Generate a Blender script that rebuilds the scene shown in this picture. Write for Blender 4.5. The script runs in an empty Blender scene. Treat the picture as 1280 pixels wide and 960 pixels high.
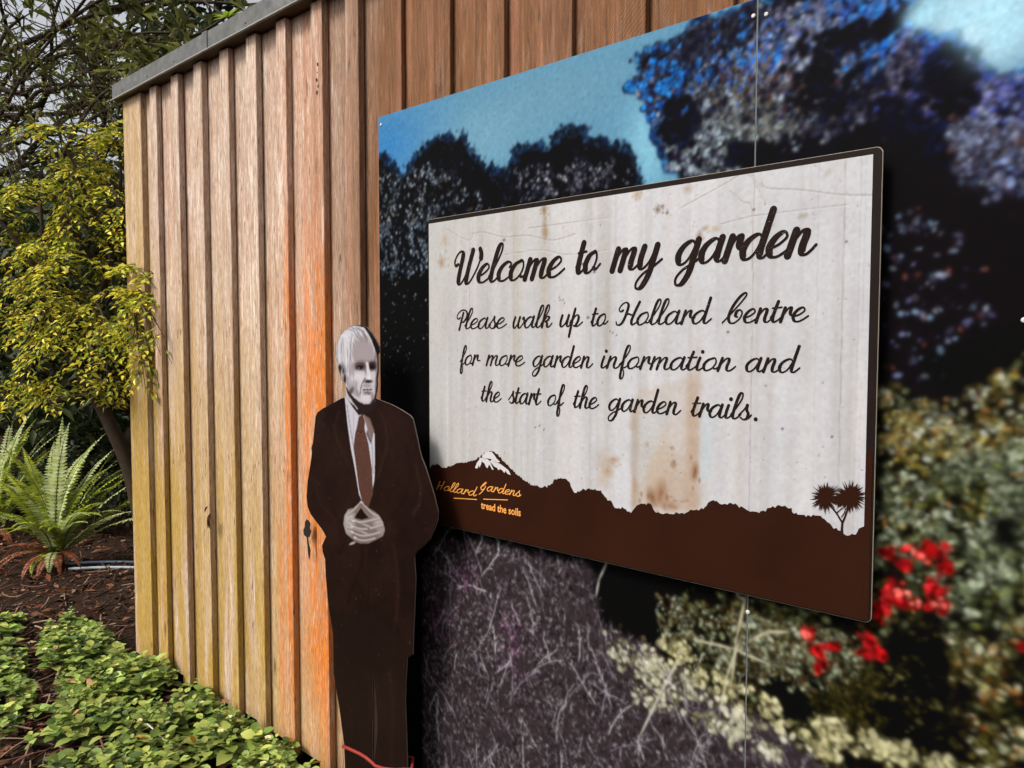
import bpy, math, random
import numpy as np
from mathutils import Matrix, Vector

rng = np.random.default_rng(11)
random.seed(11)
sc = bpy.context.scene
COL = sc.collection

# ------------------------------------------------------------------ camera, sky, sun, exposure
CAM_H, CAM_D = 1.72, 1.70            # eye height, distance of the camera from the timber wall (wall plane y = 0)
YAW, PITCH, ROLL = math.radians(48.394), math.radians(2.878), math.radians(0.058)
FPX = 950.0                          # focal length in photo pixels (photo 1280 wide)
_fw = np.array([-math.cos(YAW)*math.cos(PITCH), math.sin(YAW)*math.cos(PITCH), -math.sin(PITCH)])
_r0 = np.array([math.sin(YAW), math.cos(YAW), 0.0])
_u0 = np.cross(_r0, _fw)
_rt = _r0*math.cos(ROLL) + _u0*math.sin(ROLL)
_up = -_r0*math.sin(ROLL) + _u0*math.cos(ROLL)
EYE = np.array([0.0, -CAM_D, CAM_H])

cam = bpy.data.cameras.new('camera')
cam.sensor_width = 36.0
cam.lens = FPX/1280*36.0
cam.clip_start, cam.clip_end = 0.05, 500
co = bpy.data.objects.new('camera', cam)
M = Matrix.Identity(4)
for i in range(3):
    M[i][0], M[i][1], M[i][2], M[i][3] = _rt[i], _up[i], -_fw[i], EYE[i]
co.matrix_world = M
COL.objects.link(co)
sc.camera = co

SUN_EL, SUN_AZ = math.radians(46), math.radians(196)     # azimuth clockwise from +y: sun stands left of and in front of the wall
world = bpy.data.worlds.new('World')
sc.world = world
world.use_nodes = True
wn = world.node_tree
sky = wn.nodes.new('ShaderNodeTexSky')
sky.sky_type = 'NISHITA'
sky.sun_disc = False
sky.sun_elevation, sky.sun_rotation = SUN_EL, SUN_AZ
sky.air_density, sky.dust_density, sky.ozone_density = 1.0, 6.0, 1.0
hs = wn.nodes.new('ShaderNodeHueSaturation')             # overcast: the cloud layer greys the blue
hs.inputs['Saturation'].default_value = 0.22
hs.inputs['Value'].default_value = 1.0
bg = wn.nodes['Background']
bg.inputs['Strength'].default_value = 0.10
wn.links.new(sky.outputs[0], hs.inputs['Color'])
wn.links.new(hs.outputs[0], bg.inputs['Color'])
sd = bpy.data.lights.new('sun', 'SUN')
sd.energy, sd.angle, sd.color = 1.5, math.radians(14), (1.0, 0.94, 0.85)
so = bpy.data.objects.new('sun', sd)
dirv = Vector((math.sin(SUN_AZ)*math.cos(SUN_EL), math.cos(SUN_AZ)*math.cos(SUN_EL), math.sin(SUN_EL)))
so.rotation_euler = dirv.to_track_quat('Z', 'Y').to_euler()
so.location = dirv*20
COL.objects.link(so)
sc.view_settings.view_transform = 'Standard'
sc.view_settings.look = 'None'
sc.view_settings.exposure = 1.0
sc.view_settings.gamma = 1.0

# ------------------------------------------------------------------ measuring: photo pixels -> metres in the place
def ray(px, py):
    px, py = np.asarray(px, float), np.asarray(py, float)
    return _fw*FPX + _rt*(px[..., None]-640) - _up*(py[..., None]-480)

def on_plane(px, py, y=0.0):
    """(x, z) where the line of sight through a photo pixel meets the upright plane at this y"""
    d = ray(px, py)
    k = (CAM_D + y)/d[..., 1]
    return d[..., 0]*k, CAM_H + d[..., 2]*k

def at(px, py, depth):
    d = ray(np.array(px), np.array(py))
    return EYE + d*(depth/FPX)

def on_ground(px, py, z=0.0):
    d = ray(np.array(px), np.array(py))
    return EYE + d*((z-CAM_H)/d[2])

# ------------------------------------------------------------------ mesh helpers
def link(name, me, mat=None, parent=None):
    o = bpy.data.objects.new(name, me)
    COL.objects.link(o)
    if mat is not None:
        me.materials.append(mat)
    if parent is not None:
        o.parent = parent
        o.matrix_parent_inverse = parent.matrix_world.inverted() if False else Matrix.Translation(-parent.location)
    return o

def tag(o, label, cat, group=None):
    o['label'] = label
    o['category'] = cat
    if group:
        o['group'] = group
    return o

def thing(name, loc, label, cat, group=None):
    o = bpy.data.objects.new(name, None)
    COL.objects.link(o)
    o.location = Vector([float(v) for v in loc])
    o.empty_display_size = 0.1
    return tag(o, label, cat, group)

def np_mesh(name, V, F, col=None, smooth=False):
    """V (n,3), F (m,k) one k for all faces, col (n,3) linear colours per vertex"""
    V = np.asarray(V, np.float32); F = np.asarray(F, np.int32)
    me = bpy.data.meshes.new(name)
    me.vertices.add(len(V)); me.vertices.foreach_set('co', V.ravel())
    m, k = F.shape
    me.loops.add(m*k); me.loops.foreach_set('vertex_index', F.ravel())
    me.polygons.add(m)
    me.polygons.foreach_set('loop_start', np.arange(0, m*k, k, dtype=np.int32))
    me.polygons.foreach_set('loop_total', np.full(m, k, np.int32))
    if smooth:
        me.polygons.foreach_set('use_smooth', np.ones(m, bool))
    if col is not None:
        a = me.attributes.new('tint', 'FLOAT_COLOR', 'POINT')
        c = np.ones((len(V), 4), np.float32); c[:, :3] = col
        a.data.foreach_set('color', c.ravel())
    me.update(calc_edges=True)
    return me

class MB:
    """collects boxes, tubes and prisms into one mesh"""
    def __init__(s): s.v = []; s.f = []; s.c = []
    def add(s, V, F, c=None):
        o = len(s.v); s.v += [tuple(map(float, p)) for p in V]; s.f += [tuple(i+o for i in f) for f in F]
        s.c += [c or (1, 1, 1)]*len(V)
    def box(s, lo, hi):
        x0, y0, z0 = lo; x1, y1, z1 = hi
        s.add([(x0,y0,z0),(x1,y0,z0),(x1,y1,z0),(x0,y1,z0),(x0,y0,z1),(x1,y0,z1),(x1,y1,z1),(x0,y1,z1)],
              [(0,3,2,1),(4,5,6,7),(0,1,5,4),(1,2,6,5),(2,3,7,6),(3,0,4,7)])
    def tube(s, P, R, n=7, cap=True):
        P = np.asarray(P, float); R = np.broadcast_to(np.asarray(R, float), (len(P),))
        T = np.gradient(P, axis=0); T /= np.linalg.norm(T, axis=1)[:, None]+1e-9
        a = np.array([0, 0, 1.0]) if abs(T[0][2]) < .9 else np.array([1.0, 0, 0])
        V = []
        for p, t, r in zip(P, T, R):
            a = a - t*np.dot(a, t); a /= np.linalg.norm(a)+1e-9
            b = np.cross(t, a)
            for k in range(n):
                g = 2*math.pi*k/n
                V.append(p + (a*math.cos(g)+b*math.sin(g))*r)
        F = [(i*n+k, i*n+(k+1) % n, (i+1)*n+(k+1) % n, (i+1)*n+k) for i in range(len(P)-1) for k in range(n)]
        if cap:
            F += [tuple(range(n))[::-1], tuple((len(P)-1)*n+k for k in range(n))]
        s.add(V, F)
    def prism(s, pts, y0, y1):
        """outline pts (x, z) extruded from y0 (front) to y1"""
        n = len(pts)
        s.add([(x, y0, z) for x, z in pts]+[(x, y1, z) for x, z in pts],
              [tuple(range(n)), tuple(range(2*n-1, n-1, -1))]+[(i, i+n, (i+1) % n+n, (i+1) % n) for i in range(n)])
    def mesh(s, name, smooth=False, bevel=0):
        me = bpy.data.meshes.new(name)
        me.from_pydata(s.v, [], s.f)
        if smooth:
            me.polygons.foreach_set('use_smooth', np.ones(len(me.polygons), bool))
        me.update()
        return me
    def build(s, name, mat, parent=None, smooth=False, bevel=0):
        o = link(name, s.mesh(name, smooth), mat, parent)
        if bevel:
            b = o.modifiers.new('bevel', 'BEVEL'); b.width = bevel; b.segments = 2; b.limit_method = 'ANGLE'
        return o

def lin(c):
    """0-255 display colour -> linear"""
    c = np.asarray(c, float)/255
    return np.where(c <= .04045, c/12.92, ((c+.055)/1.055)**2.4)

# ------------------------------------------------------------------ node helpers
def mat_new(name, rough=.6, spec=.3):
    m = bpy.data.materials.new(name); m.use_nodes = True
    b = m.node_tree.nodes['Principled BSDF']
    b.inputs['Roughness'].default_value = rough
    b.inputs['Specular IOR Level'].default_value = spec
    return m, m.node_tree, b

class NT:
    def __init__(s, nt): s.nt = nt
    def _set(s, sock, v):
        if isinstance(v, bpy.types.NodeSocket): s.nt.links.new(v, sock)
        else: sock.default_value = v
    def math(s, op, a, b=0.0, clamp=False):
        n = s.nt.nodes.new('ShaderNodeMath'); n.operation = op; n.use_clamp = clamp
        s._set(n.inputs[0], a); s._set(n.inputs[1], b); return n.outputs[0]
    def mix(s, f, a, b, mode='MIX'):
        n = s.nt.nodes.new('ShaderNodeMix'); n.data_type = 'RGBA'; n.blend_type = mode
        s._set(n.inputs['Factor'], f); s._set(n.inputs[6], a); s._set(n.inputs[7], b); return n.outputs[2]
    def noise(s, vec, scale=1.0, detail=3.0, rough=.55, dist=0.0):
        n = s.nt.nodes.new('ShaderNodeTexNoise'); s._set(n.inputs['Vector'], vec)
        n.inputs['Scale'].default_value = scale; n.inputs['Detail'].default_value = detail
        n.inputs['Roughness'].default_value = rough; n.inputs['Distortion'].default_value = dist
        return n.outputs['Fac']
    def ramp(s, f, stops, interp='LINEAR'):
        n = s.nt.nodes.new('ShaderNodeValToRGB'); cr = n.color_ramp; cr.interpolation = interp
        while len(cr.elements) < len(stops): cr.elements.new(.5)
        for e, (p, c) in zip(cr.elements, stops):
            e.position = p
            e.color = (c, c, c, 1) if np.isscalar(c) else (*c, 1)
        s._set(n.inputs[0], f); return n.outputs[0]
    def maprange(s, v, a, b, c=0.0, d=1.0):
        n = s.nt.nodes.new('ShaderNodeMapRange'); n.clamp = True
        s._set(n.inputs[0], v)
        for i, q in enumerate((a, b, c, d)): n.inputs[1+i].default_value = q
        return n.outputs[0]
    def scalev(s, vec, sx, sy, sz):
        n = s.nt.nodes.new('ShaderNodeVectorMath'); n.operation = 'MULTIPLY'
        s._set(n.inputs[0], vec); n.inputs[1].default_value = (sx, sy, sz); return n.outputs[0]
    def addv(s, a, b):
        n = s.nt.nodes.new('ShaderNodeVectorMath'); n.operation = 'ADD'
        s._set(n.inputs[0], a); s._set(n.inputs[1], b); return n.outputs[0]
    def pos(s): return s.nt.nodes.new('ShaderNodeNewGeometry').outputs['Position']
    def sep(s, v):
        n = s.nt.nodes.new('ShaderNodeSeparateXYZ'); s._set(n.inputs[0], v); return n.outputs
    def comb(s, x, y, z):
        n = s.nt.nodes.new('ShaderNodeCombineXYZ')
        for i, q in enumerate((x, y, z)): s._set(n.inputs[i], q)
        return n.outputs[0]
    def rand(s): return s.nt.nodes.new('ShaderNodeObjectInfo').outputs['Random']
    def attr(s, name):
        n = s.nt.nodes.new('ShaderNodeAttribute'); n.attribute_name = name; return n.outputs['Color']
    def bump(s, bsdf, h, strength=.3, dist=.01):
        n = s.nt.nodes.new('ShaderNodeBump'); n.inputs['Strength'].default_value = strength
        n.inputs['Distance'].default_value = dist; s._set(n.inputs['Height'], h)
        s.nt.links.new(n.outputs[0], bsdf.inputs['Normal'])

def plain(name, col, rough=.6, spec=.3, var=.25, scale=30):
    m, nt, b = mat_new(name, rough, spec); q = NT(nt)
    f = q.noise(q.pos(), scale, 4)
    c = q.mix(f, tuple(np.array(col)*(1-var))+(1,), tuple(np.minimum(1, np.array(col)*(1+var)))+(1,))
    q._set(b.inputs['Base Color'], c)
    return m

def tinted(name, rough=.5, spec=.3, trans=0.0, bump=0.0):
    """takes its colour from the mesh's own per-leaf or printed tint"""
    m, nt, b = mat_new(name, rough, spec); q = NT(nt)
    c = q.attr('tint')
    q._set(b.inputs['Base Color'], c)
    if trans:
        t = nt.nodes.new('ShaderNodeBsdfTranslucent'); q._set(t.inputs['Color'], c)
        mx = nt.nodes.new('ShaderNodeMixShader'); mx.inputs[0].default_value = trans
        nt.links.new(b.outputs[0], mx.inputs[1]); nt.links.new(t.outputs[0], mx.inputs[2])
        nt.links.new(mx.outputs[0], nt.nodes['Material Output'].inputs['Surface'])
    if bump:
        q.bump(b, q.noise(q.pos(), 120, 3), bump, .004)
    return m

# ------------------------------------------------------------------ timber
RIGHT_EDGES = [-4.066, -3.886, -3.642, -3.405, -3.166, -2.937, -2.712, -2.462, -2.244, -2.021, -1.785, -1.551, -1.300]
while RIGHT_EDGES[-1] < 1.1:
    RIGHT_EDGES.append(RIGHT_EDGES[-1]+.237)
WALL_L, WALL_R = -4.283, RIGHT_EDGES[-1]
WALL_BOT, WALL_TOP = .03, 3.02
BAT_W, BAT_D = .072, .034

def wood_material():
    m, nt, b = mat_new('weathered_timber', .75, .2); q = NT(nt)
    P = q.pos(); X, Y, Z = q.sep(P)
    r = q.rand()
    off = q.comb(q.math('MULTIPLY', r, 37.0), q.math('MULTIPLY', r, 11.0), q.math('MULTIPLY', r, 53.0))
    Pr = q.addv(P, off)
    grain = q.noise(q.scalev(Pr, 62, 62, 5.0), 1, 7, .74, 1.2)
    fine = q.noise(q.scalev(Pr, 230, 230, 26), 1, 4, .7)
    blot = q.noise(q.scalev(Pr, 7, 7, 1.3), 1, 3, .5)
    base = q.ramp(grain, [(.28, (.20, .118, .075)), (.39, (.40, .285, .215)), (.52, (.535, .42, .345)), (.64, (.68, .59, .52))])
    warm = q.ramp(grain, [(.26, (.040, .014, .005)), (.42, (.115, .047, .017)), (.56, (.175, .078, .028)), (.74, (.29, .155, .075))])
    wf = q.maprange(q.math('ADD', X, q.math('MULTIPLY', blot, .3)), -2.52, -2.0)
    c = q.mix(wf, base, warm)
    # per-board tone
    c = q.mix(.35, c, q.mix(r, (.34, .22, .15, 1), (.62, .50, .40, 1)), 'SOFT_LIGHT')
    # reddish heart streaks
    red = q.maprange(q.noise(q.scalev(Pr, 16, 16, .5), 1, 3), .52, .68, 0, .55)
    c = q.mix(red, c, (.40, .17, .10, 1))
    pale = q.maprange(q.noise(q.scalev(Pr, 40, 40, 3.5), 1, 6, .7), .54, .66, 0, .65)
    c = q.mix(q.math('MULTIPLY', pale, q.maprange(X, -2.5, -2.2, 1.0, .15)), c, (.76, .68, .59, 1))
    # yellow-green algae: stronger low down and towards the wall's open end
    xa = q.maprange(X, -4.35, -2.2, 1.3, .3)
    za = q.maprange(Z, .3, 2.35, 1.35, .0)
    corner = q.maprange(X, -4.12, -3.95, .6, 0)
    am = q.math('MULTIPLY', q.math('ADD', q.math('MULTIPLY', xa, za), corner), q.maprange(q.noise(q.scalev(Pr, 14, 14, 1.1), 1, 4), .34, .62, .12, 1.2), True)
    am = q.math('MULTIPLY', am, q.maprange(X, -2.5, -2.3, .85, .06))
    c = q.mix(am, c, q.mix(fine, (.22, .130, .006, 1), (.52, .325, .022, 1)))
    # orange lichen on two boards
    xn = q.maprange(X, -3.1, -2.3)
    xm = q.ramp(xn, [(0, 0), (.19, 0), (.25, .1), (.34, .10), (.43, .20), (.445, .95), (.485, .95), (.49, .25), (.545, .5), (.58, .85), (.68, 1.0), (.775, 1.0), (.80, .8), (.815, .0), (1, 0)])
    zm = q.ramp(q.maprange(Z, 0, 3.0), [(0, .25), (.08, .6), (.16, .95), (.35, 1.0), (.60, .95), (.68, .6), (.76, .25), (.90, .15)])
    on = q.maprange(q.noise(q.scalev(Pr, 30, 30, 2.6), 1, 7, .78), .38, .53, .16, 1)
    low = q.math('MULTIPLY', q.ramp(xn, [(0, 0), (.27, 0), (.29, .75), (.41, .8), (.44, .2), (.5, 0), (1, 0)]), q.ramp(q.maprange(Z, 0, 1.5), [(0, .15), (.15, .5), (.4, .85), (.58, .6), (.72, .1), (.8, 0)]))
    om = q.math('MULTIPLY', q.math('MAXIMUM', q.math('MULTIPLY', xm, zm), low), on, True)
    c = q.mix(om, c, q.mix(fine, (.56, .115, .002, 1), (.68, .20, .008, 1)))
    fl = q.math('MULTIPLY', om, q.maprange(q.noise(q.scalev(Pr, 85, 85, 16), 1, 4, .7), .585, .64, 0, .75))
    c = q.mix(fl, c, (.62, .47, .33, 1))
    vo = nt.nodes.new('ShaderNodeTexVoronoi'); vo.feature = 'F1'; vo.inputs['Scale'].default_value = 1.0
    nt.links.new(q.addv(q.scalev(Pr, 11, 11, 3.2), q.comb(q.math('MULTIPLY', blot, .4), 0.0, 0.0)), vo.inputs['Vector'])
    kn = q.math('MULTIPLY', q.maprange(vo.outputs['Distance'], .05, .16, 1, 0), q.math('GREATER_THAN', q.sep(vo.outputs['Color'])[0], .80))
    ring = q.math('MULTIPLY', q.maprange(q.math('SINE', q.math('MULTIPLY', vo.outputs['Distance'], 110.0)), -.2, 1), q.maprange(vo.outputs['Distance'], .1, .3, .35, 0))
    c = q.mix(q.math('MULTIPLY', kn, .75), c, (.07, .032, .016, 1))
    c = q.mix(q.math('MULTIPLY', ring, q.math('GREATER_THAN', q.sep(vo.outputs['Color'])[0], .80)), c, (.16, .085, .045, 1))
    # fine grain, saw marks and dark pits
    c = q.mix(q.maprange(fine, .3, .60, .68, 0), c, (.12, .07, .04, 1))

    tilt = q.math('ADD', q.math('MULTIPLY', r, -1.4), -1.0)
    sv = q.math('ADD', Z, q.math('MULTIPLY', q.math('ADD', X, Y), tilt))
    bow = q.math('MULTIPLY', q.noise(q.scalev(Pr, 6, 6, 3), 1, 1), .09)
    sw = q.math('SINE', q.math('MULTIPLY', q.math('ADD', sv, bow), 470.0))
    swm = q.math('MULTIPLY', q.maprange(sw, -.1, 1), q.maprange(q.noise(q.scalev(Pr, 5, 5, 1.2), 1, 2), .46, .60, .0, .36))
    c = q.mix(q.math('MULTIPLY', swm, q.maprange(X, -2.5, -2.2, 1, .25)), c, (.16, .09, .05, 1))
    pit = q.maprange(q.noise(q.scalev(Pr, 75, 75, 9), 1, 2), .68, .74, 0, .8)
    c = q.mix(pit, c, (.05, .03, .02, 1))
    q._set(b.inputs['Base Color'], c)
    q.bump(b, q.math('ADD', q.math('ADD', grain, q.math('MULTIPLY', fine, .5)), q.math('MULTIPLY', sw, .12)), .6, .004)
    return m

WOOD = wood_material()

# ------------------------------------------------------------------ ground
def ground():
    m, nt, b = mat_new('dark_mulch', .95, .1); q = NT(nt)
    P = q.pos()
    n1 = q.noise(P, 9, 6, .65); n2 = q.noise(P, 60, 5, .7)
    c = q.ramp(n2, [(.3, (.010, .006, .004)), (.5, (.030, .017, .010)), (.66, (.060, .034, .020)), (.8, (.11, .065, .040))])
    c = q.mix(q.maprange(n1, .45, .7, 0, .5), c, (.035, .016, .010, 1))
    q._set(b.inputs['Base Color'], c)
    q.bump(b, n2, .9, .03)
    n = 120
    xs = np.concatenate([np.linspace(-60, -9, 12), np.linspace(-8.8, 3, 96), np.linspace(4, 60, 12)])
    ys = np.concatenate([np.linspace(-60, -4, 12), np.linspace(-3.8, 8, 96), np.linspace(9, 60, 12)])
    gx, gy = np.meshgrid(xs, ys)
    z = .018*np.sin(gx*3.1+gy*1.7)+.014*np.sin(gx*5.3-gy*4.1)+.01*np.sin(gx*11+1)*np.sin(gy*9.7)
    z = z*np.clip((np.hypot(gx+2, gy+.2))*.2, .2, 1) - .02
    V = np.stack([gx, gy, z], -1).reshape(-1, 3)
    h, w = gx.shape
    i = (np.arange(h-1)[:, None]*w+np.arange(w-1)).ravel()
    o = link('ground', np_mesh('ground', V, np.stack([i, i+1, i+w+1, i+w], 1), smooth=True), m)
    o['kind'] = 'structure'
ground()

# ------------------------------------------------------------------ timber shed
def shed():
    t = thing('timber_shed', (WALL_L, 0, 0), 'weathered board and batten shed streaked with orange lichen under a grey metal roof edge', 'shed')
    edges = RIGHT_EDGES
    # boards behind, battens in front
    mb = MB(); mb.box((WALL_L, 0, WALL_BOT), (edges[0], .03, WALL_TOP)); mb.build('corner_board', WOOD, t, bevel=.003)
    prev = edges[0]
    for k, e in enumerate(edges[1:]):
        mb = MB(); a, c = prev-.03, e-.032
        a = prev-.031
        mb.box((a, BAT_D-.004+.0015*(k % 3), WALL_BOT+random.uniform(0, .012)), (c-.002, BAT_D+.022, WALL_TOP-.002))
        mb.build('board', WOOD, t)
        mb = MB(); w = BAT_W*random.uniform(.95, 1.08)
        mb.box((e-w, random.uniform(-.002, .002)+(.010 if e > -2.15 else 0), WALL_BOT-.004+random.uniform(-.008, .012)), (e, BAT_D-.006, WALL_TOP-.004))
        mb.build('batten', WOOD, t, bevel=.003)
        prev = e
    nail = plain('nail_stain', (.11, .07, .042), .85)
    for e in edges[1:8]:
        for zz in (1.80, 1.22):
            for dx in (-.021, -.050):
                h = random.uniform(.012, .05); z0 = zz+random.uniform(-.02, .02)
                mb = MB(); mb.box((e+dx-.0009, -.0031, z0-h), (e+dx+.0009, -.0022, z0)); mb.build('nail_stain', nail, t)
    # other three sides, boarded too
    mb = MB()
    for k in range(14):
        y = .062+k*.21
        mb.box((WALL_L+.002, y, WALL_BOT), (WALL_L+.024, y+.208, WALL_TOP-.003))
        mb.box((WALL_L-.03, y-.03, WALL_BOT+.002), (WALL_L, y+.03, WALL_TOP-.005))
    mb.box((WALL_L+.03, 3.0, WALL_BOT), (WALL_R, 3.03, WALL_TOP-.003))
    mb.box((WALL_R-.03, .06, WALL_BOT), (WALL_R-.001, 2.99, WALL_TOP-.003))
    mb.build('side_cladding', WOOD, t)
    # metal roof edge
    m, nt, b = mat_new('weathered_galvanised', .5, .5); q = NT(nt)
    P = q.pos(); n1 = q.noise(P, 22, 5, .65); n2 = q.noise(P, 130, 3)
    c = q.ramp(n1, [(.3, (.045, .046, .043)), (.55, (.085, .085, .080)), (.75, (.15, .15, .14))])
    c = q.mix(q.maprange(n2, .68, .74, 0, .8), c, (.42, .42, .39, 1))
    c = q.mix(q.maprange(q.noise(P, 8, 3), .55, .7, 0, .35), c, (.10, .085, .05, 1))
    q._set(b.inputs['Base Color'], c); b.inputs['Metallic'].default_value = .25
    mb = MB()
    yf = -.035
    # folded flashing: face, drip lip, top return, end return
    mb.box((WALL_L-.045, yf, WALL_TOP+.008), (WALL_R+.05, yf+.004, WALL_TOP+.082))
    mb.box((WALL_L-.045, yf+.0045, WALL_TOP+.076), (WALL_R+.05, 3.08, WALL_TOP+.084))
    mb.box((WALL_L-.046, yf+.0045, WALL_TOP+.004), (WALL_L-.042, 3.08, WALL_TOP+.075))
    mb.build('roof_flashing', m, t)
    mb = MB(); mb.box((WALL_L-.049, yf-.009, WALL_TOP), (WALL_R+.05, yf+.003, WALL_TOP+.005)); mb.build('drip_lip', plain('lip_highlight_grey', (.20, .20, .19), .4, .5, .3, 60), t)  # lighter metal colour paints in the highlight along the drip lip
    for lx in (-3.32, -1.6, .1):
        mb = MB(); mb.box((lx, yf-.0035, WALL_TOP+.010), (lx+.045, yf-.0008, WALL_TOP+.086)); mb.build('flashing_lap', m, t)
    for lx in (-4.2, -3.9, -3.6, -3.28, -2.95, -2.6, -2.3):
        mb = MB(); mb.tube([(lx, yf-.0001, WALL_TOP+.03), (lx, yf-.002, WALL_TOP+.03), (lx, yf-.0032, WALL_TOP+.03)], [.005, .0045, .002], 8); mb.build('rivet', m, t)
    mb = MB(); mb.box((WALL_L-.041, yf+.007, WALL_TOP+.003), (WALL_R+.04, 3.07, WALL_TOP+.07)); mb.build('roof_soffit', plain('dark_soffit', (.07, .045, .03)), t)
    # rot hole and dark knots on the boards
    dk = plain('rot_black', (.006, .004, .003), .9)
    for pts in ([(381,653),(383,649),(386,651),(388,655),(387,660),(389,664),(387,671),(385,672),(386,680),(388,688),(387,697),(386,700),(385,692),(384,680),(383,671),(380,669),(379,663),(381,658)],
                
                [(396,79),(397.5,78),(398,82),(396.5,83)], [(394.5,99),(396,97),(397,101),(395.5,103)], [(397,106),(398,105.5),(398,110),(396.5,109)], [(395,114),(397,113),(396.5,119),(395.3,118)], [(396,90),(397,89.5),(397,92)],
                [(389,560),(390.5,555),(392,565),(390.5,568)]):
        yy = -.0027
        mb = MB(); mb.prism([tuple(map(float, on_plane(np.array(a), np.array(b_), yy))) for a, b_ in pts][::-1], yy, -.0015)
        mb.build('rot_mark', dk, t)
shed()

# ------------------------------------------------------------------ printed panels: a canvas in wall metres
class Canvas:
    def __init__(s, x0, x1, z0, z1, res, y):
        s.x0, s.x1, s.z0, s.z1, s.y = x0, x1, z0, z1, y
        s.nx = int(round((x1-x0)/res))+1; s.nz = int(round((z1-z0)/res))+1
        s.rx = (x1-x0)/(s.nx-1); s.rz = (z1-z0)/(s.nz-1)
        s.a = np.zeros((s.nz, s.nx, 3)); s.gx = np.linspace(x0, x1, s.nx); s.gz = np.linspace(z0, z1, s.nz)
    def m(s, pts):
        p = np.array(pts, float); x, z = on_plane(p[:, 0], p[:, 1], s.y)
        return np.stack([(x-s.x0)/s.rx, (z-s.z0)/s.rz], 1)
    def mask(s, pts, jag=0.0, blur=0, step=2.0):
        """filled outline given in photo pixels; jag roughens the edge (in cells)"""
        p = s.m(pts)
        if jag:
            out = []
            for a, b in zip(p, np.roll(p, -1, 0)):
                n = max(1, int(np.hypot(*(b-a))/step))
                out += [a+(b-a)*k/n for k in range(n)]
            p = np.array(out)
            p = p + rng.normal(0, jag, p.shape)
        jj, ii = np.meshgrid(np.arange(s.nx), np.arange(s.nz))
        inside = np.zeros((s.nz, s.nx), bool)
        lo = np.floor(p.min(0)).astype(int); hi = np.ceil(p.max(0)).astype(int)
        c0, c1 = max(lo[0], 0), min(hi[0]+1, s.nx); r0, r1 = max(lo[1], 0), min(hi[1]+1, s.nz)
        if c1 <= c0 or r1 <= r0: return inside.astype(float)
        cols = np.arange(c0, c1)
        for r in range(r0, r1):
            a, b = p, np.roll(p, -1, 0)
            hit = (a[:, 1] > r) != (b[:, 1] > r)
            if not hit.any(): continue
            xi = a[hit, 0]+(r-a[hit, 1])/(b[hit, 1]-a[hit, 1])*(b[hit, 0]-a[hit, 0])
            xi.sort()
            inside[r, c0:c1] = np.searchsorted(xi, cols) % 2 == 1
        k = inside.astype(float)
        for _ in range(blur): k = s.smooth(k)
        return k
    @staticmethod
    def smooth(k):
        p = np.pad(k, [(1, 1), (1, 1)]+[(0, 0)]*(k.ndim-2), mode='edge')
        k = (p[:-2, 1:-1]+2*p[1:-1, 1:-1]+p[2:, 1:-1])/4
        p = np.pad(k, [(0, 0), (1, 1)]+[(0, 0)]*(k.ndim-2), mode='edge')
        return (p[:, :-2]+2*p[:, 1:-1]+p[:, 2:])/4
    def fill(s, mask, col):
        s.a += (np.asarray(col)-s.a)*mask[..., None]
    def dab(s, c, r, rx, rz, ang, col, al=1.0, soft=.5):
        R = int(max(rx, rz)*1.6)+2
        c0, c1, r0, r1 = max(int(c)-R, 0), min(int(c)+R+1, s.nx), max(int(r)-R, 0), min(int(r)+R+1, s.nz)
        if c1 <= c0 or r1 <= r0: return
        X = np.arange(c0, c1)[None]-c; Y = np.arange(r0, r1)[:, None]-r
        ca, sa = math.cos(ang), math.sin(ang)
        d = np.hypot((X*ca+Y*sa)/rx, (-X*sa+Y*ca)/rz)
        w = np.clip((1+soft-d)/(2*soft), 0, 1)*al
        s.a[r0:r1, c0:c1] += (np.asarray(col)-s.a[r0:r1, c0:c1])*w[..., None]
    def blob(s, px, py, rx, ry, ang, col, al=1.0, soft=.8):
        """dab given in photo pixels"""
        p = s.m([(px, py), (px+rx, py), (px, py-ry)])
        s.dab(p[0, 0], p[0, 1], max(.5, abs(p[1, 0]-p[0, 0])), max(.5, abs(p[2, 1]-p[0, 1])), ang, col, al, soft)
    def line(s, c0, r0, c1, r1, w, col, al=1.0):
        L = math.hypot(c1-c0, r1-r0)
        s.dab((c0+c1)/2, (r0+r1)/2, max(L/2, .5), w, math.atan2(r1-r0, c1-c0), col, al, .45 if w > .8 else .6)
    def pl(s, pts, w, col, al=1.0):
        p = s.m(pts)
        for a, b in zip(p[:-1], p[1:]): s.line(*a, *b, w, col, al)
    def scatter(s, mask, n, pal, size=(1, 2.2), al=(.5, 1.0), stretch=(1, 1.8), wts=None, ang=None, clump=.48):
        if clump:
            if not hasattr(s, 'cl'): s.cl = s.low(60, 70)*.42+s.low(150, 71)*.42+s.low(24, 72)*.2
            mask = mask*np.clip((s.cl-clump)*6, .10, 1)
        ys, xs = np.nonzero(rng.random(mask.shape) < mask)
        if not len(ys): return
        pick = rng.integers(0, len(ys), n)
        pal = np.array([lin(c) for c in pal])
        ci = rng.choice(len(pal), n, p=None if wts is None else np.array(wts)/np.sum(wts))
        n = int(n*2.5); pick = rng.integers(0, len(ys), n); ci = rng.choice(len(pal), n, p=None if wts is None else np.array(wts)/np.sum(wts)); sz = rng.uniform(*size, n)*.58; st = rng.uniform(*stretch, n); aa = rng.uniform(*al, n)
        an = rng.uniform(0, math.pi, n) if ang is None else rng.normal(ang[0], ang[1], n)
        for k in range(n):
            i = pick[k]
            s.dab(xs[i], ys[i], sz[k]*st[k], sz[k], an[k], pal[ci[k]]*rng.uniform(.25, 1.25), aa[k], .75)
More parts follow.
